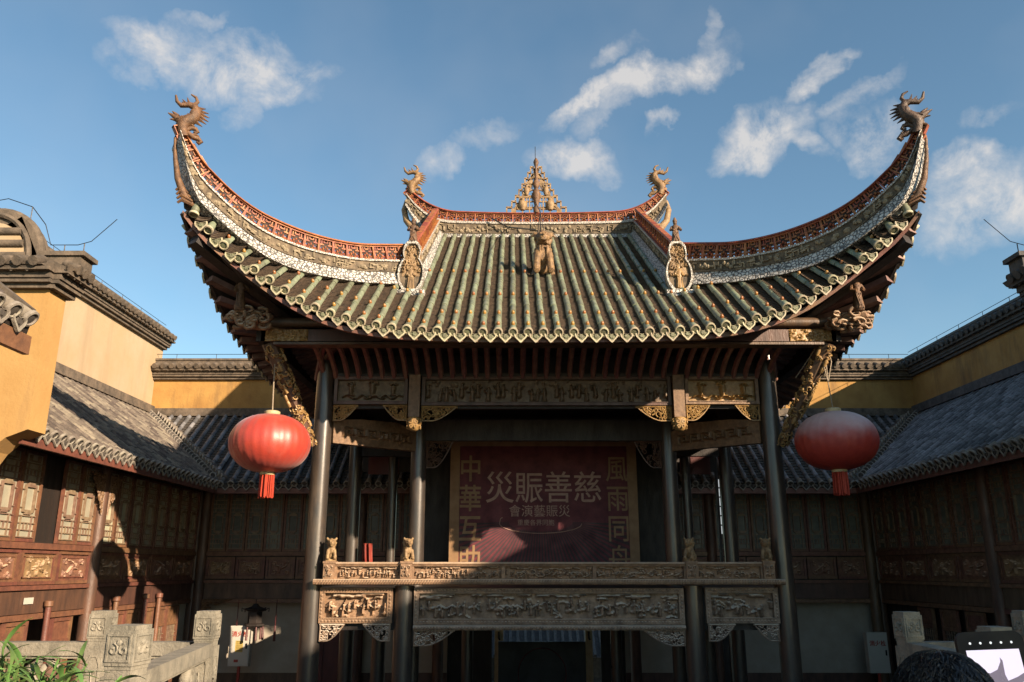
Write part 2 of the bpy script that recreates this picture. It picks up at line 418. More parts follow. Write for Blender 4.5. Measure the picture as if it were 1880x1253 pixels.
# ------------------------------------------------------------------ carved relief as a height field
def relief(w, h, nx, ny, seed, style, depth=.05, border=0.0):
    rng = random.Random(seed)
    X, Z = np.meshgrid(np.linspace(-w / 2, w / 2, nx), np.linspace(-h / 2, h / 2, ny))
    H = np.zeros_like(X)
    def stroke(pts, r, hh):
        nonlocal H
        pts = np.array(pts)
        rr = r if isinstance(r, (list, tuple)) else [r] * len(pts)
        D = np.zeros_like(H); mr = max(rr)
        i0 = max(0, int((pts[:, 0].min() - mr + w / 2) / w * (nx - 1))); i1 = min(nx, int((pts[:, 0].max() + mr + w / 2) / w * (nx - 1)) + 2)
        j0 = max(0, int((pts[:, 1].min() - mr + h / 2) / h * (ny - 1))); j1 = min(ny, int((pts[:, 1].max() + mr + h / 2) / h * (ny - 1)) + 2)
        if i1 <= i0 or j1 <= j0: return
        xs, zs = X[j0:j1, i0:i1], Z[j0:j1, i0:i1]; best = np.zeros_like(xs)
        for a, b, ra, rb in zip(pts[:-1], pts[1:], rr[:-1], rr[1:]):
            d = b - a; L2 = d @ d + 1e-12
            t = np.clip(((xs - a[0]) * d[0] + (zs - a[1]) * d[1]) / L2, 0, 1)
            q = ((xs - a[0] - t * d[0]) ** 2 + (zs - a[1] - t * d[1]) ** 2) / (ra + (rb - ra) * t) ** 2
            best = np.maximum(best, hh * np.sqrt(np.clip(1 - q, 0, 1)))
        H[j0:j1, i0:i1] = np.maximum(H[j0:j1, i0:i1], best)
    def blob(x, z, r, hh): stroke([(x, z), (x + 1e-4, z)], r, hh)
    def person(x, z, s, hh):
        ln = rng.uniform(-.12, .12) * s
        stroke([(x, z), (x + ln * .5, z + .45 * s), (x + ln, z + .74 * s)], [.17 * s, .12 * s, .13 * s], hh)
        blob(x + ln * 1.2, z + .92 * s, .095 * s, hh * 1.1)
        a = rng.choice((-1, 1))
        stroke([(x + ln, z + .7 * s), (x + ln + a * .2 * s, z + .55 * s), (x + ln + a * .3 * s, z + rng.uniform(.5, .85) * s)], .05 * s, hh)
        stroke([(x + ln, z + .68 * s), (x + ln - a * .18 * s, z + .5 * s)], .05 * s, hh)
        stroke([(x - .1 * s, z), (x - .16 * s, z - .06 * s)], .05 * s, hh * .7)
    def c2(*a, **k): return [(p[0], p[2]) for p in curl(*a, **k)]
    if style == 'people':
        n = int(w / (h * .36))
        for i in range(n):
            x = -w / 2 + (i + .5) * w / n + rng.uniform(-.1, .1) * h
            person(x, -h * .43 + rng.choice((0, .04, .22)) * h, h * rng.uniform(.5, .66), depth * rng.uniform(.7, 1))
        for i in range(n):
            blob(rng.uniform(-w / 2, w / 2), h * rng.uniform(.25, .48), h * rng.uniform(.04, .09), depth * .5)
    if style == 'scene':
        n = int(w / h * 3.4)
        for i in range(int(w / h * 1.6)):      # rock ledges and water lines
            x = rng.uniform(-w / 2, w / 2); z = rng.uniform(-.5, .2) * h; l = rng.uniform(.2, .5) * h
            stroke([(x, z), (x + l * .5, z + rng.uniform(.02, .14) * h), (x + l, z - rng.uniform(.02, .12) * h)], rng.uniform(.03, .06) * h, depth * .5)
        for i in range(n):
            x = -w / 2 + (i + rng.uniform(.2, .8)) * w / n; z = -h * rng.uniform(.08, .46); s = h * rng.uniform(.3, .46)
            person(x, z, s, depth * rng.uniform(.8, 1))
            if rng.random() < .45: stroke([(x - .2 * s, z), (x + .1 * s, z + .15 * s), (x + .4 * s, z + .1 * s), (x + .5 * s, z + .3 * s)], .11 * s, depth * .85)
        for i in range(int(w / h * 2.6)):      # cloud and pine pads on top
            x = rng.uniform(-w / 2, w / 2); z = h * rng.uniform(.28, .46); l = h * rng.uniform(.12, .3)
            stroke([(x - l, z), (x, z + .03 * h), (x + l, z)], h * rng.uniform(.04, .07), depth * .9)
            if rng.random() < .5: stroke([(x, z), (x + rng.uniform(-.2, .2) * h, z - .35 * h)], .02 * h, depth * .5)
        for i in range(int(w / h * .8)):       # small pavilions
            x = rng.uniform(-w / 2, w / 2) * .9; z = -.1 * h
            stroke([(x - .24 * h, z), (x, z + .12 * h), (x + .24 * h, z)], .03 * h, depth * .8)
            for q in (-.17, 0, .17): stroke([(x + q * h, z), (x + q * h, z - .3 * h)], .018 * h, depth * .7)
    if style == 'scroll':
        n = int(w * h / (.22 * min(w, h)) ** 2 * .5) + 4
        for i in range(n):
            x, z = rng.uniform(-w / 2, w / 2), rng.uniform(-h / 2, h / 2); r = min(w, h) * rng.uniform(.1, .22)
            stroke(c2(x, z, r, rng.uniform(.8, 1.5), rng.uniform(0, 6.3), rng.choice((-1, 1))), min(w, h) * rng.uniform(.025, .05), depth * rng.uniform(.6, 1))
        for i in range(n // 2):
            x, z = rng.uniform(-w / 2, w / 2), rng.uniform(-h / 2, h / 2)
            for q in range(5):
                a = q * 1.257; r = min(w, h) * .07
                blob(x + r * math.cos(a), z + r * math.sin(a), r * .75, depth * .9)
    if style == 'vases':
        for x, sc_ in ((-.3, .8), (0.02, 1.0), (.33, .75)):
            xx = x * w; s = h * sc_
            stroke([(xx, -.2 * s), (xx, -.05 * s), (xx, .12 * s), (xx, .24 * s)], [.07 * s, .12 * s, .15 * s, .08 * s], depth)
            stroke([(xx - .1 * s, .26 * s), (xx + .1 * s, .26 * s)], .03 * s, depth)
            for q in range(9):
                a = rng.uniform(.3, 2.8); l = rng.uniform(.1, .22) * s
                stroke([(xx, .27 * s), (xx + l * math.cos(a) * 1.3, .27 * s + l * math.sin(a))], .02 * s, depth * .6)
                blob(xx + l * math.cos(a) * 1.3, .27 * s + l * math.sin(a), .05 * s, depth * .85)
            stroke([(xx - .16 * s, -.27 * s), (xx + .16 * s, -.27 * s)], .035 * s, depth)
        for x0, f, l in ((-.42, 1, .34), (-.1, -1, .3), (.16, 1, .3)):
            stroke([(x0 * w + t / 24 * l * w, -.3 * h + f * .085 * h * math.sin(t / 24 * 9)) for t in range(25)], .034 * h, depth * .8)
    if style == 'meander':
        u = h * .12
        for x0 in np.arange(-w / 2 + u * 1.5, w / 2 - u * 5, u * 6.2):
            k = [(0, -2), (0, 1.6), (4.2, 1.6), (4.2, -1.2), (1.6, -1.2), (1.6, .2), (2.8, .2)]
            stroke([(x0 + a * u, b * u) for a, b in k], u * .36, depth)
            stroke([(x0 + 4.2 * u, -1.2 * u), (x0 + 6.2 * u, -1.2 * u)], u * .36, depth)
    if style == 'flower':
        for q in range(4):
            stroke(c2((q % 2 - .5) * w * .62, (q // 2 - .5) * h * .62, min(w, h) * .2, 1.1, rng.uniform(0, 6)), .028 * h, depth * .8)
        for q in range(7):
            a = rng.uniform(0, 6.3); r = rng.uniform(.05, .26)
            stroke([(r * w * .5 * math.cos(a), r * h * .5 * math.sin(a)), (r * w * 1.5 * math.cos(a + .5), r * h * 1.5 * math.sin(a + .5))], [.06 * h, .02 * h], depth)
        person(rng.uniform(-.1, .1) * w, -.3 * h, h * .6, depth)
    H += np.array([[rng.random() for _ in range(nx)] for _ in range(ny)]) * depth * .05
    if border:
        H[0, :] = H[-1, :] = 0; H[:, 0] = H[:, -1] = 0
    mb = MB()
    mb.v = list(zip(X.ravel().tolist(), (-H).ravel().tolist(), Z.ravel().tolist()))
    for j in range(ny - 1):
        for i in range(nx - 1):
            a = j * nx + i; mb.f.append((a, a + 1, a + nx + 1, a + nx))
    mb.mi = [0] * len(mb.f)
    return mb


def openwork(out_fn, w, h, seed, r=.009, n=60, y=0.0, depth=.03):
    """pierced scroll work inside the region where out_fn(x, z) is true (local x 0..w, z 0..-h)"""
    rng = random.Random(seed); mb = MB()
    for i in range(n):
        x, z = rng.uniform(0, w), -rng.uniform(0, h)
        if not out_fn(x, z): continue
        rr = rng.uniform(.035, .065)
        pts = [p for p in curl(x, z, rr, rng.uniform(.6, 1.2), rng.uniform(0, 6.3), rng.choice((-1, 1)), 9) if out_fn(p[0], p[2])]
        if len(pts) > 3: mb.tube([(p[0], y + rng.uniform(-.3, .3) * depth, p[2]) for p in pts], [r * (1.2 - .5 * k / len(pts)) for k in range(len(pts))], 4)
    return mb

# ================================================================== GROUND
CY, TE = -3.3, -1.6           # courtyard level, terrace level (eye height is z = 0)
mb = MB().bb(-60, 60, -40, 60, CY - .3, CY); obj('ground', mb, 'paving', kind='structure', label='stone paved courtyard floor')
mb = MB().bb(-7.2, 7.2, -12, 7.9, CY, TE); obj('terrace', mb, 'paving', kind='structure', label='raised stone viewing terrace')

# ================================================================== THE STAGE
ip = np.interp
AE = [0, 1.8, 2.6, 3.4, 4.0, 4.5, 5.0, 5.45, 5.67]
def Ye(a): return 12.2 - .6 * (min(a, 5.7) / 5.65) ** 3
def spline(xs, ys):
    xs, ys = np.array(xs, float), np.array(ys, float); m = np.gradient(ys, xs)
    def g(x):
        x = float(min(max(x, xs[0]), xs[-1])); i = int(min(max(np.searchsorted(xs, x) - 1, 0), len(xs) - 2)); h = xs[i + 1] - xs[i]; t = (x - xs[i]) / h
        return float((2 * t**3 - 3 * t**2 + 1) * ys[i] + (t**3 - 2 * t**2 + t) * h * m[i] + (-2 * t**3 + 3 * t**2) * ys[i + 1] + (t**3 - t**2) * h * m[i + 1])
    return g
Zf = spline(AE, [3.38, 3.40, 3.44, 3.60, 3.86, 4.19, 4.57, 4.97, 5.25])            # fascia foot
Zd = spline([0, 1.8, 2.45, 3.03, 3.45, 3.79, 4.21, 4.54, 4.88, 5.16, 5.37, 5.6], [3.55, 3.57, 3.61, 3.72, 3.84, 3.98, 4.24, 4.45, 4.70, 4.96, 5.19, 5.46])
Zh = spline([2.3, 2.78, 3.37, 3.77, 4.23, 4.66, 5.02, 5.3, 5.58, 5.9], [5.08, 5.0, 4.86, 4.81, 4.79, 4.88, 5.08, 5.29, 5.53, 5.85])
Zt = spline([0, .15, .256, .41, .5, .6, .69, .76, .83, .89, .94, .98, 1.01, 1.04], [5.85, 5.68, 5.57, 5.50, 5.50, 5.54, 5.61, 5.71, 5.86, 6.03, 6.19, 6.38, 6.54, 6.72])
def Yh(a): return 14.3 - 2.8 * (a - 2.5) / 3.2
def hipP(s): return 2.5 + 3.2 * s, 14.3 - 2.8 * s
ZS = spline([11.6, 12.0, 12.5, 12.9, 14.4, 16, 17.6, 19.2, 21.6], [5.25, 4.87, 4.47, 4.20, 3.74, 3.5, 3.42, 3.48, 3.75])
XS = spline([11.6, 12.5, 12.9, 14.4, 17.6, 21.6], [5.67, 5.5, 5.45, 5.35, 5.28, 5.35])
SB = -.3                       # stage floor
stage = thing('opera_stage', 'ornate old opera stage building with sweeping upturned green tiled roof and carved railing', 'stage', (0, 14, CY))
rf = MB()
xs = np.linspace(-5.67, 5.67, 61)
def top_pt(x):
    a = abs(x)
    return (x, 18.4, 7.75) if a < 2.42 else (x, Yh(a), Zh(a))
rows = []
for x in xs:
    a = abs(x); p = Vector((x, Ye(a) + .02, Zd(a) - .09)); q = Vector(top_pt(x)) - Vector((0, 0, .09))
    rows.append([tuple(p.lerp(q, t)) for t in np.linspace(0, 1, 6)])
rf.sheet(rows)
for sx in (-1, 1):             # side slopes and gables
    rows = []
    for y in np.linspace(11.62, 21.6, 41):
        s = (14.3 - y) / 2.8
        e = Vector((sx * XS(y), y, ZS(y) + .07))
        if s > 0: a, _ = hipP(s); q = Vector((sx * a, y, Zh(a) - .09))
        else: q = Vector((sx * 2.5, y, 5.0))
        rows.append([tuple(e.lerp(q, t)) for t in (0, .33, .66, 1)])
    rf.sheet(rows, flip=sx < 0)
    rf.add([(sx * 2.46, 14.3, 4.9), (sx * 2.46, 21.6, 4.9), (sx * 2.46, 21.6, 5.5), (sx * 2.46, 18.5, 7.8), (sx * 2.46, 14.3, 5.0)], [(0, 1, 2, 3, 4)])
rf.add([(-2.6, 18.4, 7.75), (2.6, 18.4, 7.75), (2.6, 21.9, 5.4), (-2.6, 21.9, 5.4)], [(0, 1, 2, 3)])
rf.add([(-2.5, 21.6, 4.9), (2.5, 21.6, 4.9), (5.3, 21.6, 3.75), (-5.3, 21.6, 3.75)], [(3, 2, 1, 0)])
# soffits
rows = [[(x, Ye(abs(x)) + .03, Zf(abs(x)) + .03), (x * .96, 12.95, Zf(abs(x)) * .4 + 2.35 + .15), (max(-3.95, min(3.95, x)), 14.05, 4.1)] for x in xs]
rf.sheet(rows, flip=True)
def side_in(y): return max(y, 14.05 + (y - 11.6) * .32) if y < 15 else y
for sx in (-1, 1):
    rows = [[(sx * XS(y), y, ZS(y)), (sx * 3.9, side_in(y), 4.08)] for y in np.linspace(11.62, 21.6, 34)]
    rf.sheet(rows, flip=sx > 0)
roof = obj('roof', rf, 'dark_wood', stage)
# eave board
eb = MB()
for i in range(60):
    x0, x1 = xs[i], xs[i + 1]
    pts = []
    for x in (x0, x1):
        a = abs(x); pts.append((x, Ye(a) - .02, Zf(a))); pts.append((x, Ye(a) - .02, Zf(a) + .075)); pts.append((x, Ye(a) + .05, Zf(a) + .075)); pts.append((x, Ye(a) + .05, Zf(a)))
    eb.add(pts, [(0, 4, 5, 1), (1, 5, 6, 2), (3, 7, 4, 0), (2, 6, 7, 3)])
obj('eave_board', eb, 'red_brown_wood', roof)
for sx in (-1, 1):
    e2 = MB(); ys = np.linspace(11.58, 21.6, 40)
    for i in range(39):
        e2.bar((sx * XS(ys[i]), ys[i], ZS(ys[i]) + .03), (sx * XS(ys[i + 1]), ys[i + 1], ZS(ys[i + 1]) + .03), .05, .08)
    obj('eave_board', e2, 'dark_wood', roof)


# ---- tiles shared by every roof
def barrel_mesh(name, m, r=.055, L=.34, n=7):
    mb = MB(); vs, fs = [], []
    for i, (x, k) in enumerate(((0, 1.0), (L, .88))):
        for j in range(n + 1):
            a = math.pi * j / n; vs.append((x, -r * k * math.cos(a), r * k * math.sin(a) * 1.1 - .012))
    for j in range(n): fs.append((j, j + n + 1, j + n + 2, j + 1))
    fs.append(tuple(range(n + 1)))
    mb.add(vs, fs); return mb.mesh(name, m, 40)


def disc_mesh(name, mr, mc, mb_, r=.068, collar=.16):
    mb = MB(); n = 16
    C = [(math.cos(2 * math.pi * k / n), math.sin(2 * math.pi * k / n)) for k in range(n)]
    prof = [(r * 1.12, 0), (r * 1.12, -.035), (r * .86, -.04), (r * .8, -.022)]
    vs = []
    for rr, x in [(r * .82, collar), (r * .92, collar * .45), (r * .92, .012), (r * 1.02, 0.006)] + prof:
        vs += [(x, rr * c, rr * s) for c, s in C]
    fs = []
    for i in range(7):
        if i == 3: mb.m = 2; mb.add(vs, fs); fs = []; mb.m = 0
        for k in range(n): fs.append((i * n + k, i * n + (k + 1) % n, (i + 1) * n + (k + 1) % n, (i + 1) * n + k)[::-1])
    mb.add(vs, fs); mb.m = 1
    mb.add([(-.022, r * .8 * c, r * .8 * s) for c, s in C] + [(-.034, 0, 0)], [(k, (k + 1) % n, n)[::-1] for k in range(n)])
    return mb.mesh(name, [mr, mc, mb_], 35)


def drip_outline(w=.118, h=.15):
    h1 = [(w * .80, .01), (w * .84, -.025), (w * .76, -.06), (w * .58, -.085), (w * .40, -.105), (w * .18, -.135), (0, -h)]
    top = [(-w * .5, .0), (0, -.018), (w * .5, .0)]
    return h1 + [(-x, z) for x, z in h1[-2::-1]] + top


def drip_mesh(name, mr, mc, w=.118, h=.15):
    o = drip_outline(w, h); n = len(o)
    cx, cz = 0, -.03
    inn = [(cx + (x - cx) * .80, cz + (z - cz) * .74) for x, z in o]
    # local: x upslope, y across, z normal -> plate stands in the y,z plane facing -x
    M = Matrix(((0, 1, 0, 0), (1, 0, 0, 0), (0, 0, 1, 0), (0, 0, 0, 1)))
    mb = MB(); mb.ring(o, inn, -.03, 0, M); mb.m = 1
    mb.add([(-.012, x, z) for x, z in inn], [tuple(range(n))])
    cc = [(0 + .03 * math.cos(k * 1.047), -.045 + .03 * math.sin(k * 1.047)) for k in range(6)]
    mb.add([(-.026, x, z) for x, z in cc] + [(-.012, x * 1.5, -.045 + (z + .045) * 1.5) for x, z in cc], [tuple(range(6))] + [(k, (k + 1) % 6, 6 + (k + 1) % 6, 6 + k) for k in range(6)])
    return mb.mesh(name, [mr, mc], 35)


G_BAR = barrel_mesh('glazed_barrel', 'green_glaze'); G_DISC = disc_mesh('glazed_disc', 'pale_rim', 'disc_green', 'green_glaze'); G_DRIP = drip_mesh('glazed_drip', 'pale_rim', 'disc_green')
K_BAR = barrel_mesh('clay_barrel', 'grey_tile', .06, .26, 6); K_DISC = disc_mesh('clay_disc', 'grey_tile_rim', 'grey_pan', 'grey_tile', .072); K_DRIP = drip_mesh('clay_drip', 'grey_tile_rim', 'grey_pan')
C_BAR = barrel_mesh('cool_barrel', 'cool_tile', .06, .26, 6)
KNOB = MB().lathe([(.030, 0), (.030, .022), (.021, .044), (.006, .054)], 8).mesh('knob', 'amber_glaze', 50)


def pan_rows(mb, p, q, nrm, width, pitch=.085):
    """overlapping concave pan tiles between two barrel rows, from eave point p up to q"""
    p, q = Vector(p), Vector(q); L = (q - p).length; F = frame(p, q - p, nrm)
    for i in range(int(L / pitch)):
        x = i * pitch; vs = []
        for xx, zz in ((x, -.012), (x, .012), (x + pitch * 1.15, -.012)):
            for j in (-1, -.5, 0, .5, 1): vs.append((xx, j * width / 2, zz + .028 * j * j - .03))
        mb.add(vs, [(k, k + 1, k + 6, k + 5) for k in range(4)] + [(k + 5, k + 6, k + 11, k + 10) for k in range(4)], F)


def lay_roof(parent, rows, bar, disc, drip, L, limit, pan_mat, width, discs=True, knobs=(), pan=True, pitch=.085, drip_all=True, tile='roof_tile'):
    """rows: (eave point, top point, normal). Individual tiles for the nearest `limit`; the rest joined."""
    segs = []; pan_mb = MB()
    for i, (p, q, nrm) in enumerate(rows):
        p, q = Vector(p), Vector(q); ln = (q - p).length
        if ln < .03: continue
        d = (q - p) / ln; n = max(1, round(ln / L)); l = ln / n
        for k in range(n):
            o = p + d * (k * l); F = frame(o + Vector((random.uniform(-.005, .005), 0, random.uniform(-.004, .004))), d + Vector((random.uniform(-.012, .012), random.uniform(-.012, .012), 0)), nrm) @ Matrix.Diagonal((l / L * 1.05, random.uniform(.95, 1.04), random.uniform(.95, 1.05), 1)); segs.append(((o - cam.location).length, F))
        if discs:
            F = frame(p - d * .06, d, nrm); link('eave_disc', disc, parent, F @ Matrix.Rotation(random.uniform(-.06, .06), 4, 'Z') @ Matrix.Translation((0, 0, .01)))
        for t in knobs:
            if t < ln - .15: link('nail_cap', KNOB, parent, frame(p + d * t + Vector(nrm).normalized() * .045, d, nrm))
        if pan and i + 1 < len(rows):
            p2, q2, n2 = rows[i + 1]
            if (Vector(p2) - p).length < width * 2.2:
                m = (p + Vector(p2)) / 2; mq = (q + Vector(q2)) / 2
                if (mq - m).length > .1: pan_rows(pan_mb, m, mq, nrm, width, pitch)
                if drip_all:
                    dd = (mq - m); dd.z *= .35
                    link('drip_tile', drip, parent, frame(m - dd.normalized() * .035 + Vector((0, 0, -.045)), Vector((dd.x, dd.y, 0)) if dd.length > .01 else (0, 1, 0), (Vector((0, 0, 1)))) @ Matrix.Rotation(random.uniform(-.04, .04), 4, 'X'))
    segs.sort(key=lambda s: s[0])
    for dist, F in segs[:limit]: link(tile, bar, parent, F)
    if len(segs) > limit:
        mb = MB(); V = [tuple(v.co) for v in bar.vertices]; Fs = [tuple(f.vertices) for f in bar.polygons]
        for dist, F in segs[limit:]: mb.add(V, Fs, F)
        obj('upper_tiles', mb, bar.materials[0].name, parent, smooth=40, kind='stuff')
    if pan_mb.v: obj('pan_tiles', pan_mb, pan_mat, parent, kind='stuff')


SP = .2335
rows = []
for k in range(-24, 24):
    x = (k + .5) * SP; a = abs(x)
    if a > 5.5: continue
    e = (x, Ye(a) - .05, Zd(a))
    if a < 2.25: q = (x, 18.3, 7.75)
    elif a < 2.65: q = (x, 14.15, 5.0)
    else: q = (x, Yh(a) - .05, max(Zh(a), Zd(a) + .05))
    if (Vector(q) - Vector(e)).length < .12: q = (x, e[1] + .15, e[2] + .1)
    rows.append((e, q, (0, -.56, .83)))
lay_roof(roof, rows, G_BAR, G_DISC, G_DRIP, .34, 300, 'pan_tile', SP, knobs=(.2, .80, 1.95, 3.6), pitch=.075, tile='barrel_tile')
for sx in (-1, 1):             # side slopes
    rows = []
    for k in range(38):
        y = 11.85 + k * .255; s = (14.3 - y) / 2.8
        e = (sx * (XS(y) + .03), y, ZS(y) + .17)
        if s > 0: a = hipP(s)[0] + .1; q = (sx * a, y, max(Zh(a) + .02, e[2] + .03))
        else: q = (sx * 2.7, y, 5.0)
        if (Vector(q) - Vector(e)).length < .12: continue
        rows.append((e, q, (sx * .5, 0, .85)))
    lay_roof(roof, rows, G_BAR, G_DISC, G_DRIP, .34, 0, 'pan_tile', .255, pitch=.2)
# rafters under the side eaves and hidden front
for sx in (-1, 1):
    for k in range(30):
        y = 11.75 + k * .33
        mbr = MB().bar((sx * (XS(y) - .03), y, ZS(y) - .035), (sx * 3.95, side_in(y), 4.04), .20, .09)
        obj('rafter', mbr, 'rafter_wood', roof)
RAF = MB(); RAF.tube([(0, -1.02, .27), (0, -.85, .25), (0, -.6, .20), (0, -.35, .12), (0, -.15, .02), (0, -.03, -.09)], .048, 6)
RAF = RAF.mesh('curved_rafter', 'red_rafter', 50)
for k in range(-19, 20):
    link('curved_rafter', RAF, roof, T(k * .205, 14.0, 3.33))
for sx in (-1, 1):
    link('curved_rafter', RAF, roof, T(sx * 4.05, 14.08, 3.33, -sx * .35) @ Matrix.Diagonal((1, 1, 1.2, 1)))
    link('curved_rafter', RAF, roof, T(sx * 4.1, 14.2, 3.38, -sx * .65) @ Matrix.Diagonal((1, 1, 1.3, 1)))
mb = MB().bb(-4.0, 4.0, 13.0, 14.1, 3.66, 3.70); obj('rafter_board', mb, 'dark_wood', roof)
obj('upper_wall', MB().bb(-3.95, 3.95, 14.10, 14.16, 3.28, 4.3), 'dark_wood', stage)
for sx in (-1, 1): obj('upper_wall', MB().bb(sx * 3.9 - .03, sx * 3.9 + .03, 14.16, 21.4, 3.2, 4.3), 'dark_wood', stage)
# purlins under the eave
mb = MB().bb(-4.72, 4.72, 12.9, 13.06, 3.60, 3.80); obj('eave_purlin', mb, 'brown_wood', stage)
mb = MB().bb(-4.5, 4.5, 12.86, 13.1, 3.535, 3.575); obj('purlin_strip', mb, 'brown_wood', stage)
mb = MB().tube([(-4.68, 12.95, 3.93), (4.68, 12.95, 3.93)], .085, 10); obj('round_purlin', mb, 'brown_wood', stage, smooth=40)
for sx in (-1, 1):
    mb = MB().bar((sx * 4.72, 12.9, 3.75), (sx * 4.72, 21.4, 3.75), .16, .3); obj('side_purlin', mb, 'dark_wood', stage)
    mb = relief(.7, .2, 50, 16, 5, 'scroll', .03, 1); obj('purlin_carving', mb, 'gilt_wood', stage, T(sx * 4.3, 12.895, 3.70), smooth=60, kind='stuff')
    # corner beam up to the horn of the eave
    mb = MB().bar((sx * 3.85, 14.0, 3.85), (sx * 5.5, 11.75, 4.95), .22, .26); obj('corner_beam', mb, 'dark_wood', stage)

# ---------------------------------------------------------------- ridges
def sweep(mb, path, z0, z1, t0, t1, nrm):
    """path: list of (x,y,zb,H); z0,z1 fractions of H; half thickness t0 (bottom) t1 (top); both faces closed"""
    vs = []
    for (x, y, zb, H), n in zip(path, nrm):
        for t, z in ((t0, z0), (t1, z1)):
            vs.append((x + n[0] * t, y + n[1] * t, zb + H * z))
        for t, z in ((t1, z1), (t0, z0)):
            vs.append((x - n[0] * t, y - n[1] * t, zb + H * z))
    fs = [(i * 4 + j, i * 4 + (j + 1) % 4, i * 4 + 4 + (j + 1) % 4, i * 4 + 4 + j) for i in range(len(path) - 1) for j in range(4)]
    fs += [(3, 2, 1, 0), tuple(len(path) * 4 - 4 + j for j in range(4))]
    mb.add(vs, fs); return mb


def normals(path):
    out = []
    for i in range(len(path)):
        a, b = path[max(i - 1, 0)], path[min(i + 1, len(path) - 1)]
        d = Vector((b[0] - a[0], b[1] - a[1])); d.normalize(); out.append((-d.y, d.x))
    return out


def pierced_mesh(w=.27, h=.24):
    mb = MB(); t = .05
    mb.bb(-w / 2, w / 2, -t, t, -h / 2, -h / 2 + .022); mb.bb(-w / 2, w / 2, -t, t, h / 2 - .03, h / 2)
    for sx in (-1, 1): mb.bb(sx * w / 2, sx * (w / 2 - .02), -t * .98, t * .98, -h / 2, h / 2)
    for q in (-1, 1):
        mb.bar((q * .115, 0, .02), (q * .035, 0, .02), .05, .022); mb.bar((q * .075, 0, .09), (q * .075, 0, .02), .05, .02, (1, 0, 0))
        mb.bar((q * .035, 0, .05), (q * .035, 0, .09), .05, .018, (1, 0, 0))
    mb.bar((-.035, 0, .055), (.035, 0, .055), .05, .018)
    mb.m = 1; mb.bb(-w / 2 + .02, w / 2 - .02, -.008, .008, -.02, h / 2 - .03); mb.bb(-.06, .06, -.008, .008, -h / 2 + .022, -.02); mb.m = 0
    for q in range(5):
        a = math.pi / 2 + q * 1.2566; mb.ball((.044 * math.cos(a), -.012, -.048 + .036 * math.sin(a)), (.026, .04, .024), 6, 4)
    for q in (-1, 1): mb.tube([(q * .05, 0, -.075), (q * .085, -.01, -.045), (q * .115, 0, -.07)], [.016, .018, .012], 5)
    return mb.mesh('pierced', ['terracotta', 'recess_clay'], 40)
PIERCED = pierced_mesh()


def ridge(name, path, label=None, skirt=.21, pier=True, tiles=True, mo=(0, .28), fr=(.28, .555), be=(.555, .60), step=.272):
    nr = normals(path)
    core = obj(name, sweep(MB(), path, fr[0], fr[1], .085, .085, nr), 'weathered_plaster', stage, label=label)
    obj('mosaic_skirt', sweep(MB(), path, mo[0] - .05, mo[1], skirt, .10, nr), 'white_mosaic', core)
    obj('bead_line', sweep(MB(), path, be[0], be[1], .115, .115, nr), 'bead_mosaic', core)
    obj('moulding', sweep(MB(), path, mo[1], mo[1] + .03, .12, .12, nr), 'weathered_plaster', core)
    obj('cap', sweep(sweep(MB(), path, .985, 1.03, .075, .055, nr), path, be[1], be[1] + .02, .09, .09, nr), 'terracotta', core)
    # raised key pattern and flowers on the frieze
    rng = random.Random(hash(name) % 97 + int(path[0][0] * 10)); k = MB()
    cum = [0]
    for a, b in zip(path[:-1], path[1:]): cum.append(cum[-1] + (Vector(b[:3]) - Vector(a[:3])).length)
    def at(s):
        i = min(max(np.searchsorted(cum, s) - 1, 0), len(path) - 2); t = (s - cum[i]) / (cum[i + 1] - cum[i])
        a, b = path[i], path[i + 1]; P = [a[j] + (b[j] - a[j]) * t for j in range(4)]
        d = Vector((b[0] - a[0], b[1] - a[1], (b[2] + b[3] * .8) - (a[2] + a[3] * .8))).normalized()
        return P, d, nr[i]
    s = .12
    while s < cum[-1] - .3:
        P, d, n = at(s); zc = P[2] + P[3] * (fr[0] + fr[1]) / 2; hh = P[3] * (fr[1] - fr[0])
        for sg in (1, -1):
            o = Vector((P[0] + sg * n[0] * .09, P[1] + sg * n[1] * .09, zc))
            if rng.random() < .5:
                for q in range(8):
                    e = d * rng.uniform(-.1, .1) + Vector((0, 0, rng.uniform(-.3, .3) * hh))
                    if q % 2: k.bar(o + e - d * .045, o + e + d * .045, .05, .022)
                    else: k.bar(o + e - Vector((0, 0, hh * .2)), o + e + Vector((0, 0, hh * .2)), .05, .022, (1, 0, 0))
            else:
                for q in range(5): k.ball(o + d * rng.uniform(-.1, .1) + Vector((0, 0, rng.uniform(-.25, .25) * hh)), rng.uniform(.024, .05), 6, 4)
        s += rng.uniform(.20, .30)
    obj('key_pattern', k, 'carved_plaster', core, kind='stuff')
    if tiles:
        n = max(1, round(cum[-1] / step)); st = cum[-1] / n
        for i in range(n):
            P, d, _ = at((i + .5) * st); h = P[3] * (1.0 - be[1]) - .006
            up = Vector((0, 0, 1)); up = (up - d * up.dot(d) * .55).normalized()
            F = frame((P[0], P[1], P[2] + P[3] * (be[1] + 1.0) / 2), d, up) @ Matrix.Diagonal((st / .27 * 1.0, .9, h / .24, 1))
            link('pierced_tile', PIERCED, core, F)
    return core


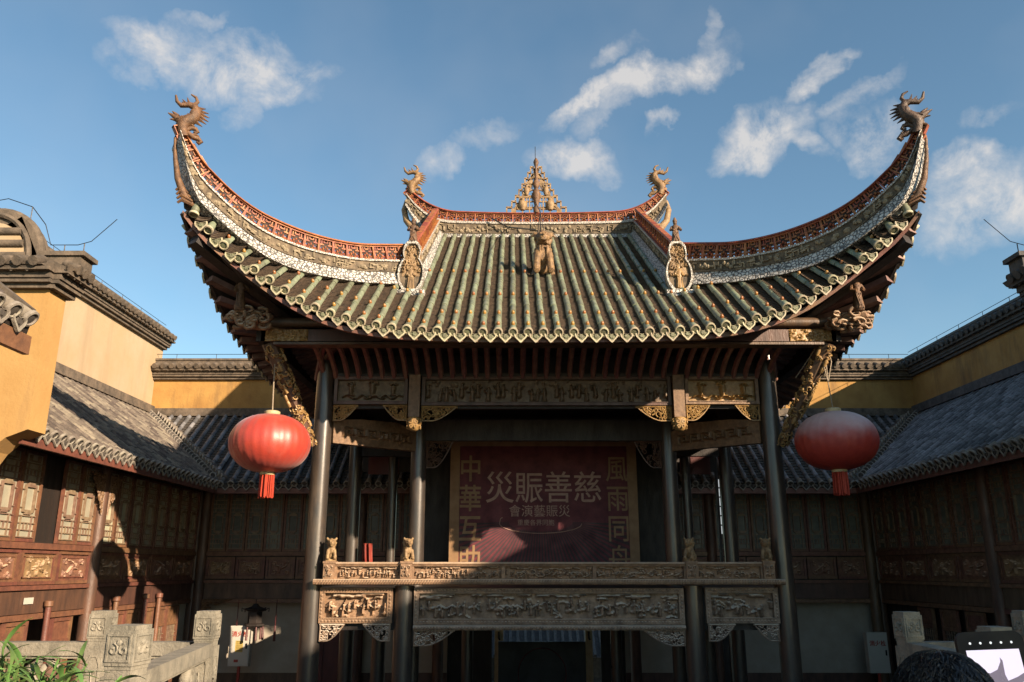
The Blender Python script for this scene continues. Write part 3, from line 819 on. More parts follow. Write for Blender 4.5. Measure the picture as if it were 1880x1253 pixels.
RH = {}
for sx in (-1, 1):
    path = []
    for s in np.linspace(0.0, 1.035, 36):
        a, y = hipP(s); zb = Zh(a) - .02 + max(0, s - .93) ** 2 * 58; zt = Zt(s) + (.03 if sx > 0 else 0)
        path.append((sx * a, y, zb, zt - zb))
    RH[sx] = path
    hr = ridge('hip_ridge', path, 'sweeping pierced terracotta hip ridge ' + ('rising to the sunlit dragon over the gallery lantern' if sx < 0 else 'in shade, rising to the dark dragon'))
    # slender plaster leaf closing the tip of the ridge
    xe, ye = hipP(1.05); lf = MB()
    pts = [(sx * (a_), y_, z_) for a_, y_, z_ in ((5.52, 11.62, 5.40), (5.66, 11.52, 5.56), (5.75, 11.45, 5.80), (5.80, 11.40, 6.1), (5.83, 11.37, 6.45))]
    lf.tube(pts, [.05, .065, .05, .035, .02], 7)
    for q in range(4):
        lf.tube([(sx * (5.50 + .03 * q), 11.58 - .02 * q, 5.40 + .06 * q), (sx * (5.66 + .02 * q), 11.48, 5.46 + .07 * q), (sx * (5.72 + .015 * q), 11.47, 5.40 + .07 * q)], [.025, .04, .02], 6)
    obj('leaf_finial', lf, 'ornament_clay', hr, smooth=60)
    # descending gable ridge
    gp = [(sx * 2.46, y, z - .02, h) for y, z, h in zip(np.linspace(18.35, 14.15, 16), np.linspace(7.75, 4.98, 16), np.linspace(.74, .86, 16))]
    ridge('gable_ridge', gp, 'straight ridge running down to the ' + ('fisherman' if sx < 0 else 'robed figure') + ' gourd', skirt=.28)
mp = []
for x in np.linspace(-3.2, 3.2, 45):
    a = abs(x); zb = 7.72 + max(0, a - 2.25) ** 2 * .95; zt = 8.40 + .012 * a * a + max(0, a - 1.9) ** 2.2 * .33
    mp.append((x, 18.5, zb, zt - zb))
mr_ = ridge('main_ridge', mp, None, skirt=.24, mo=(0, .17), fr=(.17, .55), be=(.55, .63), step=.235)
for sx in (-1, 1):             # leaf under each upturned end of the main ridge
    mb = MB(); mb.tube([(sx * 3.2, 18.5, 8.75), (sx * 3.25, 18.48, 8.5), (sx * 3.18, 18.45, 8.2), (sx * 2.95, 18.4, 7.9), (sx * 2.7, 18.3, 7.7)], [.05, .07, .08, .1, .12], 7)
    for q in range(4): mb.tube([(p[0] * sx + sx * (2.95 - .08 * q), 18.38, p[2] + 8.0 - .1 * q) for p in curl(0, 0, .1, 1.2, q, 1, 8)], .03, 5)
    obj('leaf_finial', mb, 'cream_clay', mr_, smooth=60)


# ---------------------------------------------------------------- dragons on the ridge tips
def dragon_mesh():
    k = .00158
    def C(pts): return [(-(x - 150) * k, 0, -(z - 510) * k) for x, z in pts]
    mb = MB()
    def tb(pts, r, n=8): mb.tube(C(pts), [a * k * 1.16 for a in r], n)
    tb([(200, 560), (175, 500), (165, 440), (185, 385), (232, 350), (270, 300), (275, 240), (243, 192), (190, 188), (120, 214), (76, 178), (56, 112)], [42, 46, 52, 56, 54, 48, 44, 36, 25, 21, 16, 9])
    tb([(160, 400), (110, 372), (62, 346), (14, 328)], [44, 32, 17, 4]); tb([(110, 345), (80, 320), (50, 300)], [22, 14, 4]); tb([(120, 390), (85, 385), (40, 392)], [24, 14, 4])
    tb([(165, 420), (128, 440), (112, 470), (130, 500)], [26, 20, 15, 12]); tb([(205, 400), (190, 430), (200, 470), (185, 505)], [16, 15, 14, 10])
    tb([(240, 180), (268, 130), (246, 86), (195, 64)], [20, 17, 13, 6])
    for a, b in (((172, 190), (122, 140)), ((195, 182), (165, 108)), ((160, 200), (120, 168))): tb([a, b], [17, 3], 5)
    for a, b in (((290, 365), (352, 398)), ((312, 325), (384, 362)), ((318, 292), (402, 328)), ((318, 262), (404, 282)), ((308, 232), (392, 236)), ((290, 205), (356, 190))): tb([a, b], [17, 3], 5)
    tb([(205, 480), (250, 442), (298, 440), (318, 468), (300, 488), (282, 474)], [20, 20, 19, 17, 14, 10]); tb([(225, 500), (288, 540), (338, 545), (366, 570), (346, 594), (324, 576)], [22, 23, 22, 19, 15, 10])
    for a, b in (((250, 195), (262, 140)), ((225, 300), (190, 285)), ((150, 430), (100, 425)), ((140, 460), (95, 465))): tb([a, b], [15, 2], 5)
    tb([(150, 505), (110, 500), (95, 470), (115, 455), (125, 475)], [14, 13, 11, 9, 6]); tb([(260, 520), (300, 500), (330, 515), (318, 535)], [14, 13, 11, 7]); tb([(215, 420), (250, 400), (275, 415), (262, 432)], [13, 12, 10, 6])
    mb.ball(C([(172, 352)])[0], (.028, .085, .028), 8, 6)
    for sd in (-1, 1):
        mb.ball(tuple(Vector(C([(250, 290)])[0]) + Vector((0, sd * .05, 0))), (.06, .04, .08), 8, 6)
        mb.tube([tuple(Vector(p) + Vector((0, sd * .06, 0))) for p in C([(200, 380), (150, 365), (110, 385)])], [.03, .03, .012], 6)
    return mb.mesh('dragon', 'ornament_clay', 50)
DRAGON = dragon_mesh()
def dragon(o, d, s, m, label, parent):
    me = DRAGON if m == 'ornament_clay' else DRAGON.copy()
    if me is not DRAGON: me.materials[0] = MATS[m]
    F = frame(o, d, (0, 0, 1)) @ Matrix.Diagonal((s, s * 1.15, s, 1))
    r = link('ridge_dragon', me, parent, F); r['label'] = label
    return r
for sx in (-1, 1):
    xe, ye = hipP(1.03)
    dragon((sx * xe, ye, 6.58 if sx < 0 else 6.64), (sx * .93, -.37, .05), .98, 'ornament_clay' if sx < 0 else 'shaded_clay', ('sunlit' if sx < 0 else 'shaded dark') + ' clay dragon with curling horns on the hip tip', stage)
    dragon((sx * 3.14, 18.5, 9.02), (sx, -.12, 0), 1.02, 'tan_clay', 'smaller cream dragon on the ' + ('sunny' if sx < 0 else 'shady') + ' end of the main ridge', stage)


# ---------------------------------------------------------------- spire on the main ridge
def stair(n, w, h):
    pts = []
    for i in range(n): pts += [(w * (1 - i / n), h * i / n), (w * (1 - i / n), h * (i + 1) / n - .02)]
    return pts
sp = MB(); n = 8; w0, h0 = .66, 1.25
for sx in (-1, 1):
    for i in range(n):
        k = 1 - (i / n) ** .8
        x = sx * (w0 * k + .07); z = 8.42 + h0 * i / n; zz = h0 / n
        x2 = sx * (w0 * (1 - ((i + 1) / n) ** .8) + .07)
        sp.bar((x, 18.5, z), (x, 18.5, z + zz), .07, .035, (1, 0, 0)); sp.bar((x + sx * .015, 18.5, z + zz), (x2 - sx * .015, 18.5, z + zz), .07, .035)
        if i % 2: sp.bar((x2, 18.5, z + zz * .5), (x2 * .72, 18.5, z + zz * .9), .06, .03)
    sp.bar((sx * .17, 18.5, 8.42), (sx * .17, 18.5, 8.86), .06, .03, (1, 0, 0)); sp.bar((sx * .17, 18.5, 8.86), (sx * .5, 18.5, 8.86), .06, .03)
    sp.bar((sx * .12, 18.5, 9.12), (sx * .36, 18.5, 9.12), .06, .03); sp.bar((sx * .05, 18.5, 9.50), (sx * .26, 18.5, 9.20), .06, .035)
    for i in range(n):
        k = 1 - ((i + .5) / n) ** .8; x = w0 * k; z = 8.42 + h0 * i / n
        sp.bb(sx * (x - .09), sx * (x + .03), 18.47, 18.53, z + .01, z + h0 / n * .75)
        if i % 2 == 0 and i < 6: sp.bb(sx * .10, sx * (x - .02), 18.475, 18.525, z + .10, z + .13); sp.bb(sx * (x * .55), sx * (x * .55 + .03), 18.478, 18.522, z - .03, z + .11)
    for i in range(1, n - 1):
        xe_ = w0 * (1 - (i / n) ** .8); z = 8.42 + h0 * i / n
        sp.bb(sx * .06, sx * xe_, 18.482, 18.518, z - .012, z + .014)
        for q in range(max(1, int(xe_ / .13))):
            x = .09 + q * .13; sp.bb(sx * x, sx * (x + .022), 18.484, 18.516, z, z + h0 / n * (.5 if (q + i) % 2 else .95))
    for q in range(4): sp.tube([(p[0] + sx * (.44 - q * .07), 18.47, p[2] + 8.56 + q * .2) for p in curl(0, 0, .06, 1.1, q, sx, 8)], .018, 5)
    for q in range(3): sp.ball((sx * (.52 - q * .06), 18.5, 8.55 + q * .07), (.05, .04, .04), 6, 4)
spire = obj('ridge_spire', sp, 'cream_clay', stage, label='stepped openwork spire with vases on the middle of the main ridge')
vz = lambda r, h: [(r * .55, 0), (r * .6, h * .06), (r, h * .4), (r * .85, h * .7), (r * .45, h * .85), (r * .6, h), (r * .1, h)]
obj('vase', MB().lathe([(x, z + 8.42) for x, z in [(.07, 0), (.08, .12), (.05, .2), (.07, .3), (.095, .42), (.09, .56), (.05, .66), (.08, .72), (.085, .8), (.06, .9), (.035, .98), (.045, 1.1), (.03, 1.24), (.05, 1.3), (.07, 1.38), (.05, 1.44), (.01, 1.5)]], 12, Matrix.Translation((0, 18.48, 0))), 'ornament_clay', spire, smooth=40)
for sx in (-1, 1):
    obj('vase', MB().lathe(vz(.11, .3), 12, Matrix.Translation((sx * .34, 18.48, 8.5))), 'cream_clay', spire, smooth=40)
    obj('vase', MB().lathe(vz(.075, .26), 12, Matrix.Translation((sx * .24, 18.48, 8.9))), 'cream_clay', spire, smooth=40)
obj('lightning_rod', MB().tube([(-.02, 18.42, 8.0), (-.02, 18.42, 10.2)], .008, 5), 'metal_dark', spire)


# ---------------------------------------------------------------- gourd plaques and figures on the slope
def gourd_outline(k=1.0, n=40):
    out = []
    for i in range(n):
        a = 2 * math.pi * i / n; z = -math.cos(a)              # -1 bottom, 1 top
        wl = .27 * (1 - ((z + .30) / .74) ** 2) ** .5 if abs(z + .30) < .74 else 0
        wu = .185 * (1 - ((z - .58) / .44) ** 2) ** .5 if abs(z - .58) < .44 else 0
        x = max(wl, wu, .14 if -.1 < z < .6 else 0)
        out.append(((1 if math.sin(a) > 0 else -1) * x * k * .84 if 0 < i < n and i != n // 2 else 0, z * .5 * k))
    return out


def figure_mb(h, arms=1, hat=False, seed=0):
    rng = random.Random(seed); mb = MB()
    mb.lathe([(.17 * h, 0), (.19 * h, .08 * h), (.15 * h, .3 * h), (.125 * h, .5 * h), (.15 * h, .66 * h), (.13 * h, .74 * h), (.06 * h, .79 * h)], 10)
    mb.ball((0, -.01 * h, .87 * h), (.085 * h, .09 * h, .105 * h), 8, 6)
    mb.tube([(-.13 * h, 0, .70 * h), (-.2 * h, -.05 * h, .55 * h), (-.08 * h, -.16 * h, .52 * h)], [.06 * h, .06 * h, .045 * h], 6)
    mb.tube([(.13 * h, 0, .70 * h), (.21 * h, -.04 * h, .56 * h), (.1 * h, -.16 * h, .58 * h)], [.06 * h, .06 * h, .045 * h], 6)
    for q in range(4): mb.tube([(rng.uniform(-.12, .12) * h, -.14 * h, .45 * h), (rng.uniform(-.15, .15) * h, -.19 * h, .03 * h)], .022 * h, 5)
    if hat: mb.lathe([(.2 * h, .9 * h), (.17 * h, .93 * h), (.05 * h, 1.04 * h), (.01, 1.06 * h)], 10)
    else: mb.lathe([(.09 * h, .92 * h), (.1 * h, .97 * h), (.06 * h, 1.03 * h), (.04 * h, 1.1 * h)], 8)
    return mb
for sx in (-1, 1):
    gy, gz = 13.98, 5.30
    F = T(sx * 2.43, gy, gz) @ Matrix.Rotation(R(-6), 4, 'X')
    o, inn = gourd_outline(1.06), gourd_outline(.93)
    g = obj('gourd_plaque', MB().prism(gourd_outline(1.03), .0, .14), 'weathered_plaster', stage, F, label='gourd shaped plaque framing a ' + ('seated fisherman in a hat' if sx < 0 else 'standing robed figure'))
    obj('mosaic_rim', MB().ring(o, inn, -.06, .05), 'bead_mosaic', g, F)
    obj('figure', figure_mb(.46, hat=sx < 0, seed=sx + 3), 'gilt_wood' if sx > 0 else 'cream_clay', g, F @ T(.0, -.02, -.45) @ Matrix.Diagonal((.8, .5, 1.1, 1)), smooth=60)
    r2 = relief(.34, .62, 36, 60, 11 + sx, 'scroll', .05, 1); obj('scenery', r2, 'cream_clay', g, F @ T(0, -.005, .12), smooth=60, kind='stuff')
    obj('mosaic_base', MB().bb(-.27, .27, -.16, .16, -.66, -.52), 'white_mosaic', g, F)
    st = obj('ridge_statue', figure_mb(.46, hat=False, seed=9), 'ornament_clay', stage, T(sx * 2.43, 14.05, 5.80), smooth=60, label='small clay guardian standing above the ' + ('fisherman' if sx < 0 else 'robed figure') + ' gourd')
# lion on the tile slope with its lightning rod stay
ln = MB()
ln.ball((0, 0, .45), (.13, .17, .26), 10, 8); ln.ball((0, .12, .25), (.16, .2, .2), 10, 8); ln.ball((0, -.1, .80), (.14, .14, .14), 10, 8); ln.ball((0, -.22, .76), (.10, .09, .08), 8, 6)
for sx in (-1, 1):
    ln.tube([(sx * .10, -.08, .5), (sx * .13, -.2, .28), (sx * .14, -.24, .08), (sx * .14, -.32, .03)], [.08, .07, .075, .06], 8)
    ln.tube([(sx * .12, .2, .2), (sx * .18, .1, .08), (sx * .18, 0, .03)], [.1, .07, .05], 8)
    ln.tube([(sx * .08, -.06, .88), (sx * .17, -.04, .90), (sx * .25, -.02, .84)], [.045, .045, .01], 6)
    ln.ball((sx * .06, -.22, .84), .03, 6, 4)
    for q in range(4): ln.ball((sx * .14, -.3 + .05 * q, .06), .04, 6, 4); ln.ball((sx * (.09 + .02 * q), -.05 + .05 * q, .72 - .06 * q), .055, 6, 4)
rng = random.Random(8)
for q in range(60):
    a, e = rng.uniform(0, 6.28), rng.uniform(-.9, 1.2)
    if math.sin(a) < -.35 and -.6 < e < .7: continue
    ln.ball((.16 * math.cos(a) * math.cos(e), -.06 + .16 * math.sin(a) * math.cos(e), .79 + .15 * math.sin(e)), .036, 6, 4)
for q in range(5):
    for sx in (-1, 1): ln.tube([(sx * .06, -.19, .42 + q * .045), (sx * .14, -.08, .43 + q * .045)], .018, 5); ln.tube([(sx * .07, -.16 - .02 * q, .42 - .07 * q), (sx * .2, -.14 - .02 * q, .40 - .07 * q)], .016, 5)
ln.ball((0, -.31, .80), .03, 6, 4); ln.tube([(-.06, -.30, .70), (0, -.32, .68), (.06, -.30, .70)], .02, 5)
lion = obj('roof_lion', ln, 'tan_clay', stage, T(0.02, 15.2, 5.55), smooth=70, label='clay lion climbing the middle of the green tile slope')
remesh(lion, .013, 0)
lw = MB().tube([(-.02, 15.35, 6.4), (-.02, 15.5, 7.1), (-.02, 18.3, 8.6)], .010, 5)
for q in (-.12, .12): lw.tube([(q, 15.6, 6.3), (-.02, 15.5, 7.1)], .007, 4)
lw.tube([(-1.1, 18.28, 8.2), (-.7, 18.25, 7.95), (-.02, 18.3, 7.9)], .02, 5)
obj('lightning_cable', lw, 'metal_dark', stage)

# ---------------------------------------------------------------- columns
def column(x, y, r, z0, z1, m='lacquer', label=None, name='column'):
    mb = MB().lathe([(r * 1.04, z0), (r * 1.04, -1.0), (r, 0.5), (r * .96, z1)] if z0 < -1 and z1 > 1 else [(r, z0), (r * .97, z1)], 20, Matrix.Translation((x, y, 0)))
    o = obj(name, mb, m, stage, smooth=40)
    if label: o['label'] = label
    return o
for sx in (-1, 1):
    column(sx * 3.87, 14, .158, CY, 3.62, label='tall front corner column ' + ('lit brown by the sun' if sx < 0 else 'standing in blue grey shade'))
    column(sx * 2.36, 14, .165, CY, -.26, label='lower front column under the ' + ('sunny' if sx < 0 else 'shady') + ' rail post')
    column(sx * 2.37, 15.5, .15, -.3, 3.3, label='inner column standing behind the railing on the ' + ('sunny' if sx < 0 else 'shady') + ' side')
    column(sx * 2.37, 15.5, .12, CY, -.9)
    column(sx * 3.9, 17.3, .14, CY, 3.6)
    column(sx * 3.2, 18.0, .10, -.3, 3.3)
    column(sx * 1.5, 17.5, .12, CY, -.9)
    column(sx * 3.15, 16.6, .14, CY, -.9)
# floor, ceiling and rear wall of the stage
obj('stage_floor', MB().bb(-3.95, 3.95, 14.02, 19.2, -.42, SB), 'dark_wood', stage)
jb = MB()
for k in range(12): jb.bb(-3.9 + k * .68, -3.78 + k * .68, 14.3, 19.2, -.62, -.425)
obj('floor_joists', jb, 'dark_wood', stage, kind='stuff')
obj('ceiling', MB().bb(-4.0, 4.0, 14.15, 19.2, 3.34, 3.40), 'dark_wood', stage)
obj('rear_wall', MB().bb(-2.65, 2.95, 18.4, 18.5, SB, 3.34).bb(3.95, 4.0, 18.4, 18.5, SB, 3.34).bb(-3.95, -2.65, 18.4, 18.5, 2.1, 3.34).bb(2.95, 3.95, 18.4, 18.5, 2.1, 3.34), 'dark_wood', stage)
for sx in (-1, 1):
    obj('door_plaque', MB().bb(sx * 3.42 - .33, sx * 3.42 + .33, 18.0, 18.06, 2.0, 2.5), 'door_red', stage)
# bright lattice door seen through the right side of the stage
lt = MB(); x0, x1, z0, z1 = 4.08, 4.42, .75, 2.0
lt.bb(x0, x0 + .03, 18.9, 18.95, z0, z1); lt.bb(x1 - .03, x1, 18.9, 18.95, z0, z1)
for k in range(7): lt.bb(x0, x1, 18.905, 18.945, z0 + k * (z1 - z0) / 6 - .014, z0 + k * (z1 - z0) / 6 + .014)
for k in range(1, 4): lt.bb(x0 + k * .085 - .01, x0 + k * .085 + .01, 18.91, 18.94, z0, z1)
lw_ = obj('lattice_window', lt, 'dark_wood', stage)
obj('pane', MB().bb(x0, x1, 18.97, 18.985, z0, z1), 'lit_pane', lw_)

# ---------------------------------------------------------------- lintel friezes
def frame_panel(name, x0, x1, z0, z1, y, seed, style, mf, mr, b=.05, depth=.05, label=None, n=70, border_carve=False):
    mb = MB()
    mb.bb(x0, x1, y - .05, y + .05, z0, z0 + b); mb.bb(x0, x1, y - .05, y + .05, z1 - b, z1)
    mb.bb(x0, x0 + b, y - .048, y + .05, z0 + b, z1 - b); mb.bb(x1 - b, x1, y - .048, y + .05, z0 + b, z1 - b)
    mb.bb(x0 + b * .6, x1 - b * .6, y + .035, y + .05, z0 + b * .6, z1 - b * .6)
    i = b * .8; mb.bb(x0 + i, x1 - i, y - .062, y - .05, z0 + i, z0 + i + .012); mb.bb(x0 + i, x1 - i, y - .062, y - .05, z1 - i - .012, z1 - i)
    p = obj(name, mb, mf, stage, label=label)
    w, h = x1 - x0 - 2 * b, z1 - z0 - 2 * b
    r = relief(w, h, int(n * w), int(n * h), seed, style, depth, 1)
    obj('carving', r, mr, p, T((x0 + x1) / 2, y + .033, (z0 + z1) / 2), smooth=70, kind='stuff')
    if border_carve:
        k = MB(); rng = random.Random(seed)
        for zc in (z0 + b * .42, z1 - b * .42):
            x = x0 + .06
            while x < x1 - .05:
                k.ball((x, y - .052, zc), (.022, .012, b * .22), 6, 4); x += .055
        for xc in (x0 + b * .42, x1 - b * .42):
            z = z0 + .1
            while z < z1 - .08: k.ball((xc, y - .052, z), (b * .22, .012, .022), 6, 4); z += .055
        obj('beading', k, mf, p, kind='stuff')
    return p
frame_panel('frieze_panel', -2.17, 2.17, 2.74, 3.25, 14.0, 3, 'people', 'brown_wood', 'shadow_carving', .055, .10, 'long lintel frieze carved with a row of figures')
for sx in (-1, 1):
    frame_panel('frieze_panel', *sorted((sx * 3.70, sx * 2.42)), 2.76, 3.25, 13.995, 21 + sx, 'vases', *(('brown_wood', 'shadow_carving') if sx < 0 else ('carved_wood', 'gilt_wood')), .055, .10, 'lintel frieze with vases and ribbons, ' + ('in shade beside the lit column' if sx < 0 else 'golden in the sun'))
obj('lintel', MB().bb(-3.8, 3.8, 14.05, 14.17, 2.70, 3.30), 'dark_wood', stage)
obj('lintel_strip', MB().bb(-3.72, 3.72, 13.92, 13.99, 3.25, 3.30), 'dark_wood', stage)
# hanging posts with carved ends
for sx in (-1, 1):
    x = sx * 2.29
    hp = obj('hanging_post', MB().bb(x - .095, x + .095, 13.86, 14.05, 2.52, 3.26), 'carved_wood', stage)
    ce = MB().lathe([(.10, 2.52), (.125, 2.49), (.12, 2.38), (.09, 2.31), (.03, 2.28)], 12, Matrix.Translation((x, 13.95, 0)))
    for q in range(4):
        M = T(x, 13.95, 0, q * math.pi / 2)
        for e in (-1, 1): ce.tube([(p[0], -.115, p[2]) for p in curl(e * .05, 2.44, .045, 1.2, 1.5, e, 10)], .014, 5, M); ce.tube([(p[0], -.11, p[2]) for p in curl(e * .045, 2.36, .035, 1.2, 4.5, -e, 8)], .012, 5, M)
    obj('carved_end', ce, 'gilt_wood', hp, smooth=50)


def bracket(x, z, y, w, h, sx, m, seed, n=120, name='spandrel'):
    """pierced corner bracket: hangs from z, starts at x and runs toward sx"""
    f = lambda u, v: 0 <= u <= w and -v <= h * (1 - (max(0, u / w - .30) / .70) ** 1.6) and v <= 0
    M = T(x, y, z) @ Matrix.Diagonal((sx, 1, 1, 1))
    mb = MB(); c = [(u, -h * (1 - (max(0, u / w - .30) / .70) ** 1.6)) for u in np.linspace(0, w, 14)]
    mb.tube([(u, 0, v) for u, v in c], .012, 5); mb.tube([(.012, 0, 0), (.012, 0, -h)], .016, 4); mb.tube([(0, 0, -.012), (w, 0, -.012)], .016, 4)
    ow = openwork(f, w, h, seed, .011, n, 0, .03)
    mb.add(ow.v, ow.f)
    mb.bb(0, w, .05, .06, -.03, 0)
    return obj(name, mb, m, stage, M, smooth=60)
for sx in (-1, 1):
    bracket(sx * 2.17, 2.73, 13.98, .62, .26, -sx, 'gilt_wood', 31 + sx, 58)
    bracket(sx * 2.42, 2.75, 13.98, .42, .27, sx, 'gilt_wood', 41 + sx, 46)
    bracket(sx * 3.70, 2.75, 13.98, .42, .27, -sx, 'gilt_wood', 51 + sx, 46)
    bracket(sx * 2.18, -.94, 13.9, .66, .24, -sx, 'dusty_wood', 61 + sx, 56)
    bracket(sx * 2.56, -.85, 13.9, .44, .26, sx, 'dusty_wood', 71 + sx, 44)
    bracket(sx * 3.70, -.85, 13.9, .40, .26, -sx, 'dusty_wood', 81 + sx, 42)
    # carved tie beam from the corner column back to the inner column
    p0, p1 = Vector((sx * 3.74, 14.1, 0)), Vector((sx * 2.45, 15.42, 0)); d = (p1 - p0).normalized(); L = (p1 - p0).length
    F = frame(p0, d if sx < 0 else d, (0, 0, 1))
    out = [(0, 2.10), (L, 2.14), (L, 2.50), (L * .75, 2.62), (L * .3, 2.58), (0, 2.50)]
    tb_ = obj('tie_beam', MB().prism(out, -.07, .07), 'carved_wood', stage, F, label='carved tie beam between the ' + ('sunny' if sx < 0 else 'shady') + ' columns')
    rr = relief(L * .86, .34, 90, 26, 91 + sx, 'meander', .05, 1)
    Fm = T(*((p0 + p1) / 2 + Vector((0, 0, 2.33))), math.atan2(d.y, d.x) if sx < 0 else math.atan2(-d.y, -d.x))
    off = Fm.to_3x3() @ Vector((0, -.072, 0)); Fm.translation += off
    obj('carving', rr, 'carved_wood', tb_, Fm, smooth=60, kind='stuff')
    # beams inside the hall
    obj('inner_beam', MB().bb(*sorted((sx * 2.37, sx * 3.9)), 17.25, 17.4, 2.3, 2.6), 'dark_wood', stage)
    obj('side_beam', MB().bb(sx * 3.9 - .08, sx * 3.9 + .08, 14.1, 17.3, 2.7, 3.25), 'dark_wood', stage)
obj('inner_beam', MB().bb(-2.37, 2.37, 15.43, 15.57, 2.35, 2.75), 'dark_wood', stage)
# lower corner of the inner bay: carved hangings beside the inner columns
for sx in (-1, 1):
    bracket(sx * 2.22, 2.34, 15.46, .5, .5, -sx, 'brown_wood', 101 + sx, 60)

# ---------------------------------------------------------------- railing
RY = 13.82
rail = obj('railing', MB().bb(-3.80, 3.80, RY - .10, RY + .10, -.245, -.155).tube([(-3.80, RY - .10, -.20), (3.80, RY - .10, -.20)], .045, 8), 'aged_wood', stage, smooth=40, label='carved railing across the front of the stage')
k = MB()
for i in range(170):
    x = -3.74 + i * .044; k.bar((x, RY - .146, -.235), (x + .03, RY - .146, -.165), .012, .014)
obj('rope_moulding', k, 'aged_wood', rail, kind='stuff')
posts = (-3.56, -2.31, 2.31, 3.56)


def stone_lion():
    mb = MB()
    mb.bb(-.085, .085, -.085, .085, 0, .035)
    mb.ball((0, .03, .12), (.075, .085, .10), 8, 6); mb.ball((0, -.02, .19), (.065, .07, .09), 8, 6); mb.ball((0, -.04, .29), (.068, .07, .065), 10, 8); mb.ball((0, -.10, .275), (.045, .035, .035), 8, 6)
    for s in (-1, 1):
        mb.tube([(s * .045, -.05, .18), (s * .055, -.075, .10), (s * .055, -.08, .045)], [.032, .027, .03], 6); mb.ball((s * .055, -.095, .05), (.028, .035, .022), 6, 4)
        mb.ball((s * .06, .05, .075), (.035, .06, .05), 6, 4); mb.tube([(s * .05, -.03, .33), (s * .075, -.02, .36), (s * .085, -.02, .34)], [.022, .022, .01], 5)
        mb.ball((s * .03, -.105, .315), .015, 6, 4)
        for q in range(5): a = q * .7 - .6; mb.ball((s * .062 * math.cos(a) , .01 + .01 * q, .28 + .06 * math.sin(a)), .024, 6, 4)
    mb.ball((0, -.13, .285), .016, 6, 4); mb.ball((0, -.10, .235), (.03, .025, .012), 6, 4); mb.tube([(0, .1, .08), (0, .13, .2), (0, .09, .27)], [.03, .03, .02], 6)
    return mb.mesh('lion', 'cream_clay', 60)
LION = stone_lion()
for i, x in enumerate(posts):
    mb = MB().bb(x - .09, x + .09, RY - .11, RY + .09, -.155, .115).bb(x - .10, x + .10, RY - .12, RY + .1, .09, .125)
    p = obj('rail_post', mb, 'aged_wood', rail)
    obj('carving', relief(.13, .2, 26, 36, 120 + i, 'flower', .03, 1), 'aged_wood', p, T(x, RY - .112, -.03), smooth=60, kind='stuff')
    l = link('rail_lion', LION, p, T(x, RY - .01, .12, (.25, .5, -.5, -.3)[i]) @ Matrix.Diagonal((1.05, 1.05, 1.03, 1)))
    m = l.modifiers.new('fuse', 'REMESH'); m.mode = 'VOXEL'; m.voxel_size = .010; m.use_smooth_shade = True
for x0, x1, n in ((posts[0], posts[1], 1), (posts[1], posts[2], 3), (posts[2], posts[3], 1)):
    w = x1 - x0 - .18
    obj('top_rail', MB().bb(x0 + .09, x1 - .09, RY - .06, RY + .06, .045, .10).tube([(x0 + .09, RY - .05, .085), (x1 - .09, RY - .05, .085)], .03, 6), 'aged_wood', rail, smooth=40)
    for j in range(n):
        a = x0 + .09 + w * j / n; b = a + w / n
        g = obj('rail_panel', MB().bb(a, b, RY + .01, RY + .04, -.155, .045).bb(a, a + .03, RY - .05, RY + .01, -.155, .045).bb(b - .03, b, RY - .05, RY + .01, -.155, .045), 'aged_wood', rail)
        obj('carving', relief(b - a - .07, .185, int((b - a) * 85), 26, 130 + j + int(x0 * 7), 'scene', .055, 1), 'aged_wood', g, T((a + b) / 2, RY + .008, -.055), smooth=70, kind='stuff')
frame_panel('apron_panel', -2.19, 2.19, -.86, -.30, 13.93, 201, 'scene', 'dusty_wood', 'dusty_wood', .085, .11, 'long apron panel carved with figures and pavilions', 66, True)
obj('apron_moulding', MB().bb(-2.19, 2.19, 13.86, 13.98, -.945, -.87).tube([(-2.19, 13.87, -.905), (2.19, 13.87, -.905)], .035, 8), 'dusty_wood', stage, smooth=40)
k = MB()
for i in range(86): k.ball((-2.15 + i * .05, 13.838, -.905), (.018, .012, .03), 6, 4)
obj('beading', k, 'dusty_wood', stage, kind='stuff')
for sx in (-1, 1):
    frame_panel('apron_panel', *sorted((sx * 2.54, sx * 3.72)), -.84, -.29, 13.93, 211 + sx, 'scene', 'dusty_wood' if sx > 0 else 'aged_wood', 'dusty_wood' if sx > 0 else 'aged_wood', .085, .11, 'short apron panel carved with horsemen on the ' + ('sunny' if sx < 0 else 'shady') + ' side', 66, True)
obj('floor_beam', MB().bb(-3.85, 3.85, 13.98, 14.2, -.95, -.42), 'dark_wood', stage)

